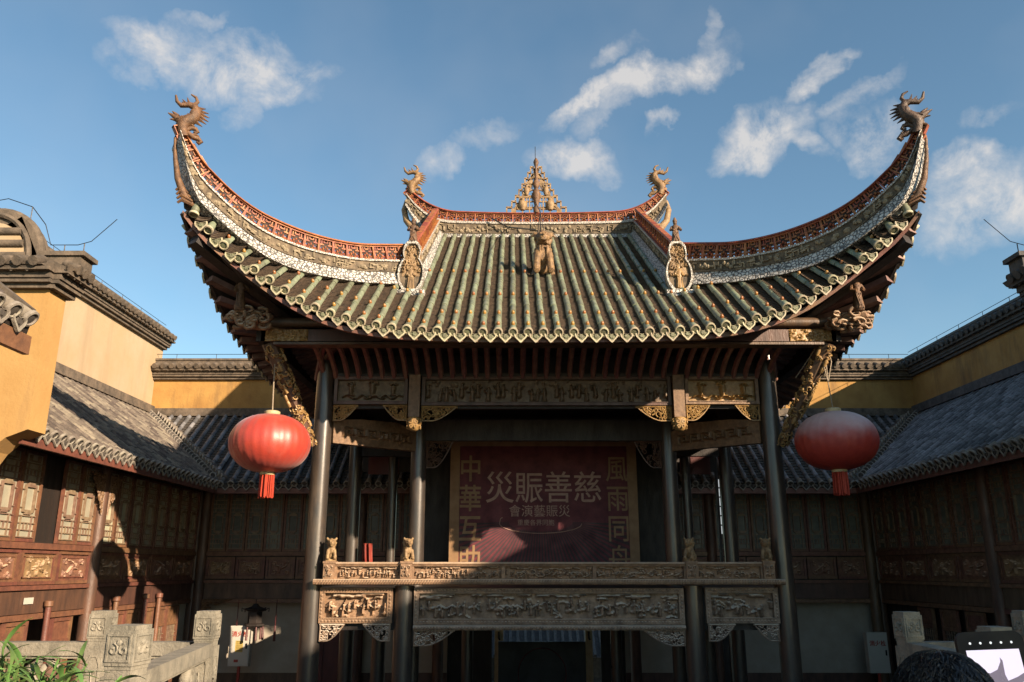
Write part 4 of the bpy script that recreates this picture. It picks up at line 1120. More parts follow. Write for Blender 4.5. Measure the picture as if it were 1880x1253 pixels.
# ---------------------------------------------------------------- carved corner braces and cloud ends
for sx in (-1, 1):
    p0, p1 = Vector((sx * 4.0, 13.88, 2.02)), Vector((sx * 4.62, 13.05, 3.62))
    mid = (p0 + p1) / 2 + Vector((-sx * .03, .02, -.05))
    mb = MB()
    def cv(t): return p0.lerp(mid, t * 2) if t < .5 else mid.lerp(p1, t * 2 - 1)
    mb.tube([cv(t) for t in np.linspace(0, 1, 12)], [.06 + .075 * t for t in np.linspace(0, 1, 12)], 8)
    br = obj('corner_brace', mb, 'brown_wood', stage, smooth=40, label='carved openwork brace under the ' + ('sunny' if sx < 0 else 'shady') + ' corner of the eave')
    rng = random.Random(5 + sx); k = MB(); ax = (p1 - p0).normalized(); u = ax.orthogonal().normalized(); w = ax.cross(u)
    for i in range(150):
        t = rng.random(); r0 = .075 + .075 * t; a = rng.uniform(0, 6.3); c = cv(t) + (u * math.cos(a) + w * math.sin(a)) * r0
        tx = (-u * math.sin(a) + w * math.cos(a)); s = rng.uniform(.035, .06); k0 = rng.choice((-1, 1)); ph = rng.uniform(0, 6.3)
        k.tube([c + tx * q[0] + ax * q[2] + (u * math.cos(a) + w * math.sin(a)) * rng.uniform(-.008, .014) for q in curl(0, 0, s, rng.uniform(.7, 1.2), ph, k0, 8)], rng.uniform(.011, .018), 4)
    for i in range(16):
        t = (i + .5) / 16; a = rng.uniform(0, 6.3); c = cv(t) + (u * math.cos(a) + w * math.sin(a)) * (.08 + .07 * t)
        k.tube([c - ax * .06, c + ax * .02, c + ax * .06], [.03, .034, .02], 6); k.ball(c + ax * .085, .026, 6, 4)
    obj('carving', k, 'gilt_wood', br, smooth=60, kind='stuff')
    # cloud scrolls and a small figure on the beam end
    cx, cy, cz = sx * 5.0, 12.65, 3.92
    k = MB(); rng = random.Random(50 + sx)
    k.tube([(cx - sx * .5, cy + .45, cz - .02), (cx - sx * .1, cy + .1, cz - .02), (cx + sx * .12, cy - .08, cz + .04)], [.12, .13, .06], 8)
    for i in range(26):
        q = Vector((cx + sx * rng.uniform(-.42, .22), cy + rng.uniform(-.1, .25), cz + rng.uniform(-.16, .14)))
        k.tube([q + Vector((p[0], -.06 + .02 * rng.random(), p[2] * .7)) for p in curl(0, 0, rng.uniform(.07, .13), rng.uniform(.8, 1.3), rng.uniform(0, 6.3), rng.choice((-1, 1)), 10)], [.034 - .0018 * e for e in range(11)], 6)
    ce = obj('cloud_scroll', k, 'aged_wood', stage, smooth=60, label='carved cloud scroll on the end of the ' + ('sunny' if sx < 0 else 'shady') + ' corner beam')
    obj('figure', figure_mb(.62, seed=77), 'ornament_clay', ce, T(sx * 4.98, 12.52, 4.0) @ Matrix.Diagonal((.8, .8, 1, 1)), smooth=60)

# ================================================================== BANNER ON THE STAGE
ban = thing('stage_banner', 'large dark red poster with gold characters and sun rays at the stage back', 'poster', (0.07, 17.5, SB))
BX0, BX1, BZ0, BZ1, BY = -1.91, 2.05, -.28, 2.68, 17.5
obj('backing', MB().bb(BX0, BX1, BY, BY + .05, BZ0, BZ1), 'poster_red', ban)
fb = .2
obj('frame', MB().bb(BX0, BX0 + fb, BY - .02, BY - .001, BZ0, BZ1).bb(BX1 - fb, BX1, BY - .02, BY - .001, BZ0, BZ1).bb(BX0 + fb, BX1 - fb, BY - .02, BY - .001, BZ1 - fb * .7, BZ1), 'poster_gold', ban)
ry = MB(); cx, cz = .0, .95
for i in range(46):
    a = math.pi + (i + .25) * math.pi / 46; a2 = a + math.pi / 92
    def hit(an):
        dx, dz = math.cos(an), math.sin(an); t = 9
        for e, p, c in ((BX0 + fb + .01, dx, cx), (BX1 - fb - .01, dx, cx)):
            if p and (e - c) / p > 0: t = min(t, (e - c) / p)
        if dz < 0: t = min(t, (BZ0 - cz) / dz)
        return (cx + dx * t, BY - .004, cz + dz * t)
    s0 = .42; q0 = (cx + s0 * 1.6 * math.cos(a), BY - .004, cz + s0 * .45 * math.sin(a)); q1 = (cx + s0 * 1.6 * math.cos(a2), BY - .004, cz + s0 * .45 * math.sin(a2))
    ry.add([q0, q1, hit(a2), hit(a)], [(0, 1, 2, 3)])
obj('sun_rays', ry, 'poster_ray', ban, kind='stuff')
obj('arc_line', MB().tube([(cx + .86 * math.cos(a), BY - .006, .92 + .2 * math.sin(a)) for a in np.linspace(math.pi * 1.0, math.pi * 2, 24)], .009, 4).tube([(cx - .86, BY - .006, .92), (cx - .84, BY - .006, 1.02), (cx - .8, BY - .006, 1.04)], .009, 4), 'poster_ink', ban)


def text(s, size, x, z, y, m, parent, label=None, bold=.006, sx=1.0, ext=.002, rz=0.0):
    fc = bpy.data.curves.new('lettering', 'FONT'); fc.body = s; fc.size = size; fc.align_x = 'CENTER'; fc.align_y = 'CENTER'
    fc.extrude = ext; fc.offset = bold; fc.materials.append(MATS[m])
    tmp = bpy.data.objects.new('lettering_curve', fc); me = bpy.data.meshes.new_from_object(tmp); bpy.data.objects.remove(tmp); me.name = 'lettering'
    o = bpy.data.objects.new('lettering', me); col.objects.link(o); o['kind'] = 'stuff'
    M = T(x, y, z, rz) @ Matrix.Rotation(R(90), 4, 'X') @ Matrix.Diagonal((sx, 1, 1, 1)); o.matrix_basis = M; W[o.name] = M
    if parent: o.parent = parent; o.matrix_parent_inverse = W[parent.name].inverted()
    return o
for i, ch in enumerate('災賑善慈'): text(ch, .70, -.86 + i * .62, 1.62, BY - .008, 'poster_ink', ban, bold=.003, sx=.90)
for i, ch in enumerate('中華互助'): text(ch, .58, -1.48, 2.02 - i * .62, BY - .008, 'poster_gold', ban, bold=.008, sx=.85)
for i, ch in enumerate('風雨同舟'): text(ch, .58, 1.63, 2.02 - i * .62, BY - .008, 'poster_gold', ban, bold=.004, sx=.85)
text('會演藝賑災', .26, -.02, 1.16, BY - .008, 'poster_ink', ban, bold=.0)
text('重慶各界同胞', .13, -.1, .93, BY - .008, 'poster_ink', ban, bold=.0)
# red cloth behind the railing
mb = MB(); rws = []
for z in np.linspace(-.28, .50, 8): rws.append([(-3.62 + .24 * u * (1 - .35 * (z + .28)), 17.05 + .05 * math.sin(u * 14 + z * 2), z) for u in np.linspace(0, 1, 16)])
mb.sheet(rws); tag(obj('red_curtain', mb, 'red_cloth', smooth=60), 'bright red cloth hanging low behind the rail on the stage', 'curtain')
bpy.data.objects['red_curtain'].modifiers.new('thick', 'SOLIDIFY').thickness = .01

# ================================================================== LANTERNS
def lantern(sx, label, tassel_m):
    x, y, z = (-4.50, 13.12, 1.95) if sx < 0 else (4.62, 13.1, 1.99)
    t = thing('red_lantern', label, 'lantern', (x, y, z), 'big red lanterns under the stage eaves')
    rx, rz = (.635, .47); mb = MB(); n = 112; vs = []; fs = []; m = 22
    for i in range(m + 1):
        a = -math.pi / 2 * .93 + math.pi * .93 * i / m
        for k in range(n):
            b = 2 * math.pi * k / n; rib = 1 + .012 * abs(math.sin(b * 14)) + .004 * math.sin(b * 9 + a * 7) * math.cos(a * 5)
            rr = rx * max(0.0, math.cos(a)) ** .86 * rib
            vs.append((rr * math.cos(b), rr * math.sin(b), rz * math.sin(a)))
    for i in range(m):
        for k in range(n): fs.append((i * n + k, i * n + (k + 1) % n, (i + 1) * n + (k + 1) % n, (i + 1) * n + k))
    fs.append(tuple(range(n - 1, -1, -1))); fs.append(tuple(m * n + k for k in range(n)))
    mb.add(vs, fs); F = T(x, y, z)
    obj('body', mb, 'red_fabric' if sx < 0 else 'painted_sheen_fabric', t, F, smooth=60)
    obj('top_collar', MB().lathe([(.115, .445), (.125, .46), (.125, .515), (.10, .53), (.02, .53)], 20), 'gold_paper', t, F, smooth=40)
    obj('bottom_collar', MB().lathe([(.115, -.505), (.12, -.49), (.12, -.46), (.11, -.44)], 20), 'gold_paper', t, F, smooth=40)
    tb = MB(); rng = random.Random(3 + sx)
    for i in range(90):
        a = rng.uniform(0, 6.3); r = .11 * math.sqrt(rng.random()); l = rng.uniform(.34, .385)
        tb.tube([(r * math.cos(a), r * math.sin(a), -.49), (r * 1.06 * math.cos(a), r * 1.06 * math.sin(a), -.49 - l)], [.010, .009], 5)
    obj('tassel', tb, tassel_m, t, F, kind='stuff')
    cd_ = MB(); top = (x + sx * .02, y - .02, 3.78)
    if sx < 0: cd_.tube([(x, y, z + .53), ((x + top[0]) / 2 - .01, y, (z + top[2]) / 2 + .2), top], .010, 5)
    else:
        cd_.tube([(x, y, z + .53), (x - .03, y, 2.95)], .010, 5); cd_.tube([(x - .03, y, 2.95), (x - .10, y, 3.4), (x - .12, y, 3.8)], .009, 5); cd_.tube([(x - .03, y, 2.95), (x - .03, y, 3.8)], .009, 5)
        cd_.tube([(x - .03, y, 2.95), (x + .06, y, 3.3), (x - .01, y, 3.78)], .009, 5); cd_.tube([(x - .12, y, 3.6), (x - .45, y + .3, 3.1)], .007, 5)
    obj('cord', cd_, 'cord', t)
    return t
lantern(-1, 'red lantern half lit by the sun beside the brown sunlit column', 'red_thread')
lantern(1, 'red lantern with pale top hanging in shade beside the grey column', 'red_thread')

# ================================================================== GALLERIES ROUND THE COURT
EX, EZ, EY = 7.75, 2.03, 20.0      # eave half width, height, depth of rear eave
WX, WZ, WY = 10.85, 4.22, 22.85    # foot of the fire walls
FX, FY = 8.55, 21.15               # facades


def carved_panel_mesh(w, h, seed, mf, mr):
    f = MB(); b = .055
    f.bb(-w / 2, w / 2, -.03, .03, -h / 2, -h / 2 + b); f.bb(-w / 2, w / 2, -.03, .03, h / 2 - b, h / 2)
    for s in (-1, 1): f.bb(s * w / 2, s * (w / 2 - b), -.028, .03, -h / 2 + b, h / 2 - b)
    f.bb(-w / 2 + b, w / 2 - b, .005, .03, -h / 2 + b, h / 2 - b)
    i = b + .05
    for s in (-1, 1):
        f.bb(s * (w / 2 - i), s * (w / 2 - i - .02), -.02, .006, -h / 2 + i, h / 2 - i); f.bb(-w / 2 + i, w / 2 - i, -.018, .006, s * (h / 2 - i), s * (h / 2 - i - .02))
    return f.mesh('panel', mf), relief(w - .2, h - .2, int(46 * w), int(56 * h), seed, 'flower', .04, 1).mesh('panel_relief', mr, 60)


def window_meshes(w, h, pm='pane_paper'):
    f = MB(); b = .05; zt = [0, .30 * h, .32 * h, .72 * h, .74 * h, .86 * h, .88 * h, h]
    for s in (-1, 1): f.bb(s * w / 2, s * (w / 2 - b), -.025, .025, 0, h)
    for z in (0, h - b): f.bb(-w / 2 + b, w / 2 - b, -.024, .024, z, z + b)
    l = MB(); g = .016
    def hb(x0, x1, z): l.bb(x0, x1, -.017, .012, z - g / 2, z + g / 2)
    def vb(x, z0, z1): l.bb(x - g / 2, x + g / 2, -.016, .012, z0, z1)
    iw = w / 2 - b
    for lo, hi in ((.05, .28), (.66, .86)):                 # two bands of square lattice
        z0, z1 = lo * h, hi * h
        for k in range(4): hb(-iw, iw, z0 + (z1 - z0) * k / 3)
        for x in (-.6, -.2, .2, .6): vb(x * iw, z0 + (z1 - z0) * (.0 if abs(x) > .3 else .33) , z1 - (z1 - z0) * (.0 if abs(x) > .3 else .33))
    zc = .47 * h                                             # framed centre pane
    for s in (-1, 1):
        l.bb(s * .62 * iw, s * .5 * iw, -.03, .012, zc - .15 * h, zc + .15 * h); l.bb(-.5 * iw, .5 * iw, -.03, .012, zc + s * .155 * h, zc + s * .125 * h)
        for t in (-1, 1): hb(s * .62 * iw, s * iw, zc + t * .1 * h)
        l.bb(-.35 * iw, .35 * iw, -.028, .012, zc + s * .155 * h, zc + s * .175 * h)
    for s in (-1, 1): l.bb(s * .55 * iw, s * .42 * iw, -.03, .012, .895 * h, .955 * h)
    l.bb(-.55 * iw, .55 * iw, -.029, .012, .88 * h, .895 * h)
    p = MB().bb(-iw, iw, .012, .02, b, h - b)
    return f.mesh('window_frame', 'red_brown_wood'), l.mesh('window_lattice', 'lattice_wood'), p.mesh('window_pane', pm)
PAN_A = [carved_panel_mesh(1.10, .56, 300 + i, 'red_brown_wood', 'panel_wood') for i in range(3)]
PAN_B = [carved_panel_mesh(.70, .52, 310 + i, 'red_brown_wood', 'panel_wood') for i in range(3)]
WIN_A = window_meshes(.60, 1.46); WIN_B = window_meshes(.44, 1.46, 'shaded_pane'); WIN_C = window_meshes(.60, 1.46, 'shaded_pane')
LOW_F = MB(); LOW_L = MB()                                   # lower lattice door
for s in (-1, 1): LOW_F.bb(s * .34, s * .28, -.03, .03, -2.3, 0)
for z in (-.06, -.42, -1.5, -2.3): LOW_F.bb(-.28, .28, -.028, .028, z, z + .06)
LOW_F.bb(-.28, .28, 0, .02, -.36, -.06)
for k in range(1, 6): LOW_L.bb(-.28 + k * .093 - .008, -.28 + k * .093 + .008, -.015, .01, -1.44, -.42)
for k in range(1, 12): LOW_L.bb(-.28 if k % 3 else -.18, .28 if k % 3 != 1 else .1, -.014, .009, -.42 - k * .088, -.406 - k * .088)
LOW_F = LOW_F.mesh('door_frame', 'red_brown_wood'); LOW_L = LOW_L.mesh('door_lattice', 'lattice_wood')


def facade_piece(parent, name, data, M, sub=()):
    o = link(name, data, parent, M)
    for n2, d2 in sub: link(n2, d2, o, M)
    return o


def place(side, s, z):
    """matrix on a facade: side -1 left, +1 right (s is depth), 0 rear (s is x)"""
    if side == 0: return T(s, FY, z)
    return T(side * FX, s, z, -side * math.pi / 2)


def facade(t, side, bays, win, pans, pw, ww, skip=()):
    for b, (s0, s1) in enumerate(bays):
        mid = (s0 + s1) / 2; L = s1 - s0
        def fb(name, z0, z1, d, m, l0=s0, l1=s1):
            obj(name, MB().bb(-(l1 - l0) / 2, (l1 - l0) / 2, -d, .06, z0, z1), m, t, place(side, (l0 + l1) / 2, 0))
        fb('sill_beam', .32, .42, .07, 'red_brown_wood'); fb('rail_beam', -.33, -.26, .08, 'red_brown_wood'); fb('floor_beam', -.70, -.335, .03, 'brown_wood')
        fb('door_lintel', -.80, -.71, .05, 'red_brown_wood'); fb('upper_beam', 1.92, 2.3, .06, 'brown_wood')
        fb('panel_back', -.26, .32, -.035, 'dark_wood'); fb('window_back', .42, 1.92, -.05, 'dark_wood')
        n = max(1, round((L - .2) / pw)); st = (L - .2) / n
        for i in range(n):
            P = pans[(i + b) % len(pans)]; M = place(side, s0 + .1 + (i + .5) * st, .03) @ Matrix.Diagonal((st / pw * .985, 1, 1, 1))
            facade_piece(t, 'carved_panel', P[0], M, (('relief', P[1]),))
        n = max(1, round((L - .2) / ww)); st = (L - .2) / n
        for i in range(n):
            if (b, i) in skip: continue
            M = place(side, s0 + .1 + (i + .5) * st, .43) @ Matrix.Diagonal((st / ww * .98, 1, 1, 1))
            facade_piece(t, 'window', win[0], M, (('lattice', win[1]), ('pane', win[2])))
    for s in sorted({b[0] for b in bays} | {b[1] for b in bays}):
        M = place(side, s, 0)
        obj('post', MB().lathe([(.135, CY), (.125, 2.35)], 14, M @ T(0, -.03, 0)), 'brown_wood', t, smooth=40)


def gallery_roof(t, side, bar, disc, drip, pm, limit, y0):
    rows = []
    if side:
        n = Vector((side * -(WZ - EZ), 0, WX - EX))
        y = y0
        while y < WY - .2:
            f = min(1, max(0, (y - EY) / (WY - EY)))
            e = Vector((side * EX, y, EZ)); q = Vector((side * WX, y, WZ)); rows.append((e.lerp(q, f), q, n)); y += .255
        deck = MB().add([(side * EX, y0 - .2, EZ - .07), (side * WX, y0 - .2, WZ - .07), (side * WX, WY, WZ - .07), (side * EX, EY, EZ - .07),
                         (side * (EX + .02), y0 - .2, EZ - .16), (side * WX, y0 - .2, WZ - .2), (side * WX, WY, WZ - .2), (side * (EX + .02), EY, EZ - .16)],
                        [(0, 1, 2, 3), (4, 5, 6, 7)[::-1], (0, 3, 7, 4)])
    else:
        n = Vector((0, -(WZ - EZ), WY - EY))
        for k in range(-42, 43):
            x = k * .255; f = max(0, (abs(x) - EX) / (WX - EX)); e = Vector((x, EY, EZ)); q = Vector((x, WY, WZ))
            if abs(x) < 2.6: continue
            rows.append((e.lerp(q, f), q, n))
        deck = MB().add([(-EX, EY, EZ - .07), (EX, EY, EZ - .07), (WX, WY, WZ - .07), (-WX, WY, WZ - .07), (-EX, EY + .02, EZ - .16), (EX, EY + .02, EZ - .16), (WX, WY, WZ - .2), (-WX, WY, WZ - .2)],
                        [(0, 1, 2, 3), (4, 5, 6, 7)[::-1], (0, 4, 5, 1)])
    roof_ = obj('roof', deck, 'dark_wood', t)
    main = [r for r in rows if (r[0][2] <= EZ + .001)]; rest = [r for r in rows if r[0][2] > EZ + .001]
    lay_roof(roof_, main, bar, disc, drip, .26, limit, pm, .255, pitch=.13)
    if rest: lay_roof(roof_, rest, bar, disc, drip, .26, 0, pm, .255, discs=False, drip_all=False, pitch=.13)
    fb = MB()
    if side: fb.bb(side * (EX - .02), side * (EX + .03), y0 - .2, EY, EZ - .27, EZ - .14)
    else: fb.bb(-EX, EX, EY - .02, EY + .03, EZ - .27, EZ - .14)
    obj('fascia', fb, 'red_brown_wood', roof_)
    # rafters under the eave
    if side:
        for k in range(int((EY - y0) / .5)): obj('rafter', MB().bar((side * (EX + .05), y0 + k * .5, EZ - .24), (side * (FX + .1), y0 + k * .5, EZ + .42), .08, .08), 'brown_wood', roof_)
    return roof_


GL = thing('left_gallery', 'two storey timber gallery with carved window panels catching the sun', 'building', (-FX, 16, CY))
gallery_roof(GL, -1, K_BAR, K_DISC, K_DRIP, 'grey_pan', 300, 12.05)
facade(GL, -1, [(6.6, 11.3), (11.3, 16.0), (16.0, 21.2)], WIN_A, PAN_A, 1.12, .62, skip=((1, 4), (0, 1)))
GR = thing('right_gallery', 'two storey timber gallery in deep shade with pale tile edging', 'building', (FX, 16, CY))
gallery_roof(GR, 1, C_BAR, K_DISC, K_DRIP, 'grey_pan', 300, 8.3)
facade(GR, 1, [(6.6, 11.3), (11.3, 16.0), (16.0, 21.2)], WIN_C, PAN_A, 1.12, .62)
GB = thing('rear_gallery', 'rear gallery behind the stage with tiled eave and white ground floor wall', 'building', (0, FY, CY))
gallery_roof(GB, 0, C_BAR, K_DISC, K_DRIP, 'grey_pan', 300, 0)
facade(GB, 0, [(-8.35, -4.4), (-4.4, -2.4), (2.4, 4.4), (4.4, 8.35)], WIN_B, PAN_B, .72, .45)
# valley tiles where the roofs meet
for sx, par in ((-1, GB), (1, GB)):
    a, b = Vector((sx * EX, EY, EZ + .03)), Vector((sx * WX, WY, WZ + .03)); d = b - a; L = d.length; d.normalize()
    for k in range(int(L / .17)):
        o = a + d * (k * .17 + .05)
        for s in (-1, 1):
            sd = Vector((-d.y, d.x, 0)) * s
            link('valley_tile', K_DISC, par, frame(o + sd * .13 + Vector((0, 0, .10)), (-sx * .75, .6, -.2) if s * sx > 0 else (-sx * -.6, .75, -.2), (0, 0, 1)))
    obj('valley_gutter', MB().bar(a + Vector((0, 0, .02)), b + Vector((0, 0, .02)), .2, .04), 'coping_stone', par)
# lower storey of the left gallery: lattice doors, dark opening
for s in (7.2, 8.0, 11.9, 13.0, 13.8, 15.2, 16.6, 17.3, 18.0, 18.7, 19.4, 20.1):
    facade_piece(GL, 'lattice_door', LOW_F, place(-1, s, -.82), (('lattice', LOW_L),))
for s in (12.4, 14.5, 16.95, 18.3, 19.0):
    obj('door_post', MB().lathe([(.05, CY), (.05, -.62), (.075, -.6), (.075, -.52), (.02, -.5)], 10, place(-1, s, 0) @ T(0, -.12, 0)), 'red_brown_wood', GL, smooth=40)
obj('ground_floor_wall', MB().bb(-FX - 1.2, -FX - 1.1, 5, 22, CY, -.7), 'dark_wood', GL)
obj('upper_wall', MB().bb(-FX - .9, -FX - .8, 5, 22, -.7, 2.5), 'dark_wood', GL)
obj('ground_floor_wall', MB().bb(FX + .1, FX + .2, 5, 22, CY, -.7), 'dark_wood', GR)
obj('upper_wall', MB().bb(FX + .3, FX + .4, 5, 22, -.7, 2.5), 'dark_wood', GR)
for s in (9.5, 10.5, 12.5, 13.5, 14.5, 17, 18, 19): facade_piece(GR, 'lattice_door', LOW_F, place(1, s, -.82), (('lattice', LOW_L),))
# carved brackets by the gallery posts
def wing_bracket(par, M, seed, m='carved_wood'):
    f = lambda u, v: 0 <= u <= .55 and -v <= .75 * (1 - (u / .55)) ** 1.3 and v <= 0
    mb = openwork(f, .55, .75, seed, .017, 130); mb.tube([(0, 0, 0), (.55, 0, 0)], .02, 4); mb.tube([(0, 0, 0), (0, 0, -.75)], .02, 4)
    obj('post_bracket', mb, m, par, M, smooth=60)
wing_bracket(GL, T(-FX + .12, 16.12, 1.75, math.pi / 2), 7)
wing_bracket(GL, T(-FX + .12, 15.88, 1.75, math.pi / 2) @ Matrix.Diagonal((-1, 1, 1, 1)), 8)
wing_bracket(GB, T(-8.2, FY - .1, -.72) @ Matrix.Diagonal((1.3, 1, .42, 1)), 9)
# small white notice on the left floor beam
tag(obj('notice_plate', MB().bb(0, .012, -.13, .13, -.05, .05), 'white_metal', M=T(-FX + .045, 14.0, -.5)), 'tiny white notice plate on the dark beam of the left gallery', 'sign')

# rear ground floor: white wall, doors
for a, b in ((-9.9, -5.35), (-4.3, -2.2), (2.2, 4.4), (4.8, 9.0)):
    obj('ground_floor_wall', MB().bb(a, b, 21.5, 21.6, CY, -.7), 'white_plaster', GB)
    obj('dado', MB().bb(a, b, 21.49, 21.499, CY, -2.45), 'brown_wood', GB)
obj('red_door', MB().bb(-5.35, -4.3, 21.45, 21.5, CY, -.7).bb(-5.33, -5.26, 21.42, 21.45, CY, -.7).bb(-4.86, -4.82, 21.42, 21.45, CY, -.7), 'door_red', GB)
for a, b in ((-2.2, -1.1), (1.6, 2.2), (4.4, 4.8)): obj('dark_door', MB().bb(a, b, 21.55, 21.6, CY, -.7), 'dark_wood', GB)
obj('inner_wall', MB().bb(-9.9, -2.2, 21.9, 22, -.7, 2.6).bb(2.2, 9.9, 21.9, 22, -.7, 2.6), 'dark_wood', GB)
obj('door_jamb', MB().bb(-1.02, -.81, 20.9, 21.1, CY, -.75), 'gold_paper', GB); obj('door_jamb', MB().bb(1.17, 1.34, 20.9, 21.1, CY, -.75), 'gold_paper', GB)
obj('door_head', MB().bb(-1.1, 1.7, 20.92, 21.08, -.75, -.60), 'brown_wood', GB)
for x in (-.92, 1.25): obj('door_hook', MB().tube([(x, 20.88, -1.45), (x, 20.86, -1.6), (x + .03, 20.86, -1.64)], .025, 6), 'metal_dark', GB)
# a lit grey roof beyond the rear doorway
fr_ = MB().bb(-3, 4, 27.5, 27.7, CY, -2.1); fr_.add([(-3, 26.6, -2.6), (4, 26.6, -2.6), (4, 29.5, -.4), (-3, 29.5, -.4)], [(0, 1, 2, 3)])
for k in range(30): fr_.tube([(-3 + k * .235, 26.6, -2.55), (-3 + k * .235, 29.5, -.35)], .06, 5)
tag(obj('far_roof', fr_, 'far_tile', smooth=40, kind='thing'), 'grey ribbed tile roof glimpsed through the rear doorway', 'roof')
ds = MB().bb(-.89, .95, 18.3, 18.4, CY, -1.47); ds = obj('dark_screen', ds, 'ink_black')
tag(ds, 'plain black screen board standing under the stage', 'screen')
rg = MB().tube([(.03 + .5 * math.cos(a), 18.29, -2.1 + .5 * math.sin(a)) for a in np.linspace(0, math.pi * 2, 36)], .008, 4); obj('ring_line', rg, 'poster_red', ds)

# ================================================================== FIRE WALLS AND COPINGS
COPT = MB(); COPT.lathe([(.075, -.02), (.075, .22), (.07, .24)], 9, Matrix.Rotation(R(90), 4, 'Y')); COPT.add([(-.01, -.13, .03), (-.01, .13, .03), (-.01, .10, -.05), (-.01, 0, -.13), (-.01, -.10, -.05), (.02, -.13, .03), (.02, .13, .03), (.02, .10, -.05), (.02, 0, -.13), (.02, -.10, -.05)], [(4, 3, 2, 1, 0), (5, 6, 7, 8, 9)] + [(i, (i + 1) % 5, (i + 1) % 5 + 5, i + 5) for i in range(5)], Matrix.Translation((.03, .12, -.03)))


def coping(par, a, b, out, z, m, tile_mesh, both=False, H=.62, step=.24, ridge_=True):
    """coping along a->b at height z; out = outward horizontal direction of the visible face"""
    a, b, out = Vector(a), Vector(b), Vector(out).normalized(); d = (b - a); L = d.length; d.normalize(); F = frame(Vector((a.x, a.y, z)), d, (0, 0, 1))
    sg = 1 if (F.to_3x3() @ Vector((0, 1, 0))).dot(out) > 0 else -1
    mb = MB()
    for w, z0, z1 in ((.10, 0, .07), (.17, .07, .13), (.20, .13, .22), (.30, .22, .27)): mb.bb(-w * .3, L + w * .3, -.16 * sg, sg * w, z0, z1)
    c = obj('coping', mb, m, par, F)
    rb = MB().add([(0, sg * .34, .285), (L, sg * .34, .285), (L, sg * .02, .44), (0, sg * .02, .44), (0, -sg * .2, .285), (L, -sg * .2, .285)], [(0, 1, 2, 3), (3, 2, 5, 4), (0, 3, 4), (1, 5, 2), (0, 4, 5, 1)])
    obj('tile_bed', rb, m, c, F)
    if ridge_: obj('ridge_band', MB().bb(-.05, L + .05, -.06, .06, .40, H - .06).bb(-.07, L + .07, -.09, .09, H - .06, H), m, c, F)
    n = int(L / step)
    for k in range(n + 1):
        M = F @ T((k + .5) * L / (n + 1), sg * .36, .33, -sg * math.pi / 2) @ Matrix.Rotation(R(-24), 4, 'Y')
        link('coping_tile', tile_mesh, c, M)
    return c


def wire(par, pts, z, n=6):
    mb = MB(); P = [Vector(p) for p in pts]
    mb.tube([p + Vector((0, 0, .14)) for p in P], .008, 4)
    for a, b in zip(P[:-1], P[1:]):
        k = max(1, int((b - a).length / 1.1))
        for i in range(k): q = a.lerp(b, (i + .5) / k); mb.tube([q, q + Vector((0, 0, .14))], .008, 4)
    obj('lightning_wire', mb, 'metal_dark', par)
CT_W = COPT.mesh('coping_tile', 'coping_stone', 40); CT_C = CT_W.copy(); CT_C.materials[0] = MATS['cool_coping']
# left wall
fl = thing('left_firewall', 'tall pale yellow wall in full sun with dark tiled coping', 'wall', (-WX, 17, WZ))
obj('wall', MB().bb(-WX - .4, -WX, 11.95, 23.2, 1.5, 6.2), 'pale_plaster', fl)
coping(fl, (-WX, 11.95, 0), (-WX, 23.2, 0), (1, 0, 0), 6.2, 'coping_stone', CT_W)
obj('skirting', MB().bar((-WX + .05, 12, WZ + .12), (-WX + .05, WY, WZ + .12), .12, .22), 'coping_stone', fl)
wire(fl, [(-WX, 12, 6.82), (-WX, 23.2, 6.82)], 0)
# rear wall
fr = thing('rear_firewall', 'long low ochre wall behind the stage with short tiled coping', 'wall', (0, WY, WZ))
obj('wall', MB().bb(-WX, WX + .4, WY, WY + .35, 3.0, 5.22), 'ochre_plaster', fr)
coping(fr, (-WX, WY, 0), (WX, WY, 0), (0, -1, 0), 5.22, 'coping_stone', CT_W)
obj('skirting', MB().bb(-WX, WX, WY - .11, WY, WZ - .06, WZ + .16), 'coping_stone', fr)
wire(fr, [(-WX, WY, 5.84), (WX, WY, 5.84)], 0)
# right wall: shades the court
fg = thing('right_firewall', 'long ochre wall in shade with bluish grey tiled coping', 'wall', (WX, 15, WZ))
obj('wall', MB().bb(WX, WX + .4, -14, WY, 1.5, 5.28), 'ochre_plaster', fg)
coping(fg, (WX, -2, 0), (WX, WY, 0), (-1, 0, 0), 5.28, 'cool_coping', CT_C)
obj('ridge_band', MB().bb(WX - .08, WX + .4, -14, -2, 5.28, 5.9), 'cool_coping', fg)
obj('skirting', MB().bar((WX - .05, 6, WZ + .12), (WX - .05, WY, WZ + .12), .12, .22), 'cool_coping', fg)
wire(fg, [(WX, 4, 5.9), (WX, WY, 5.9)], 0)
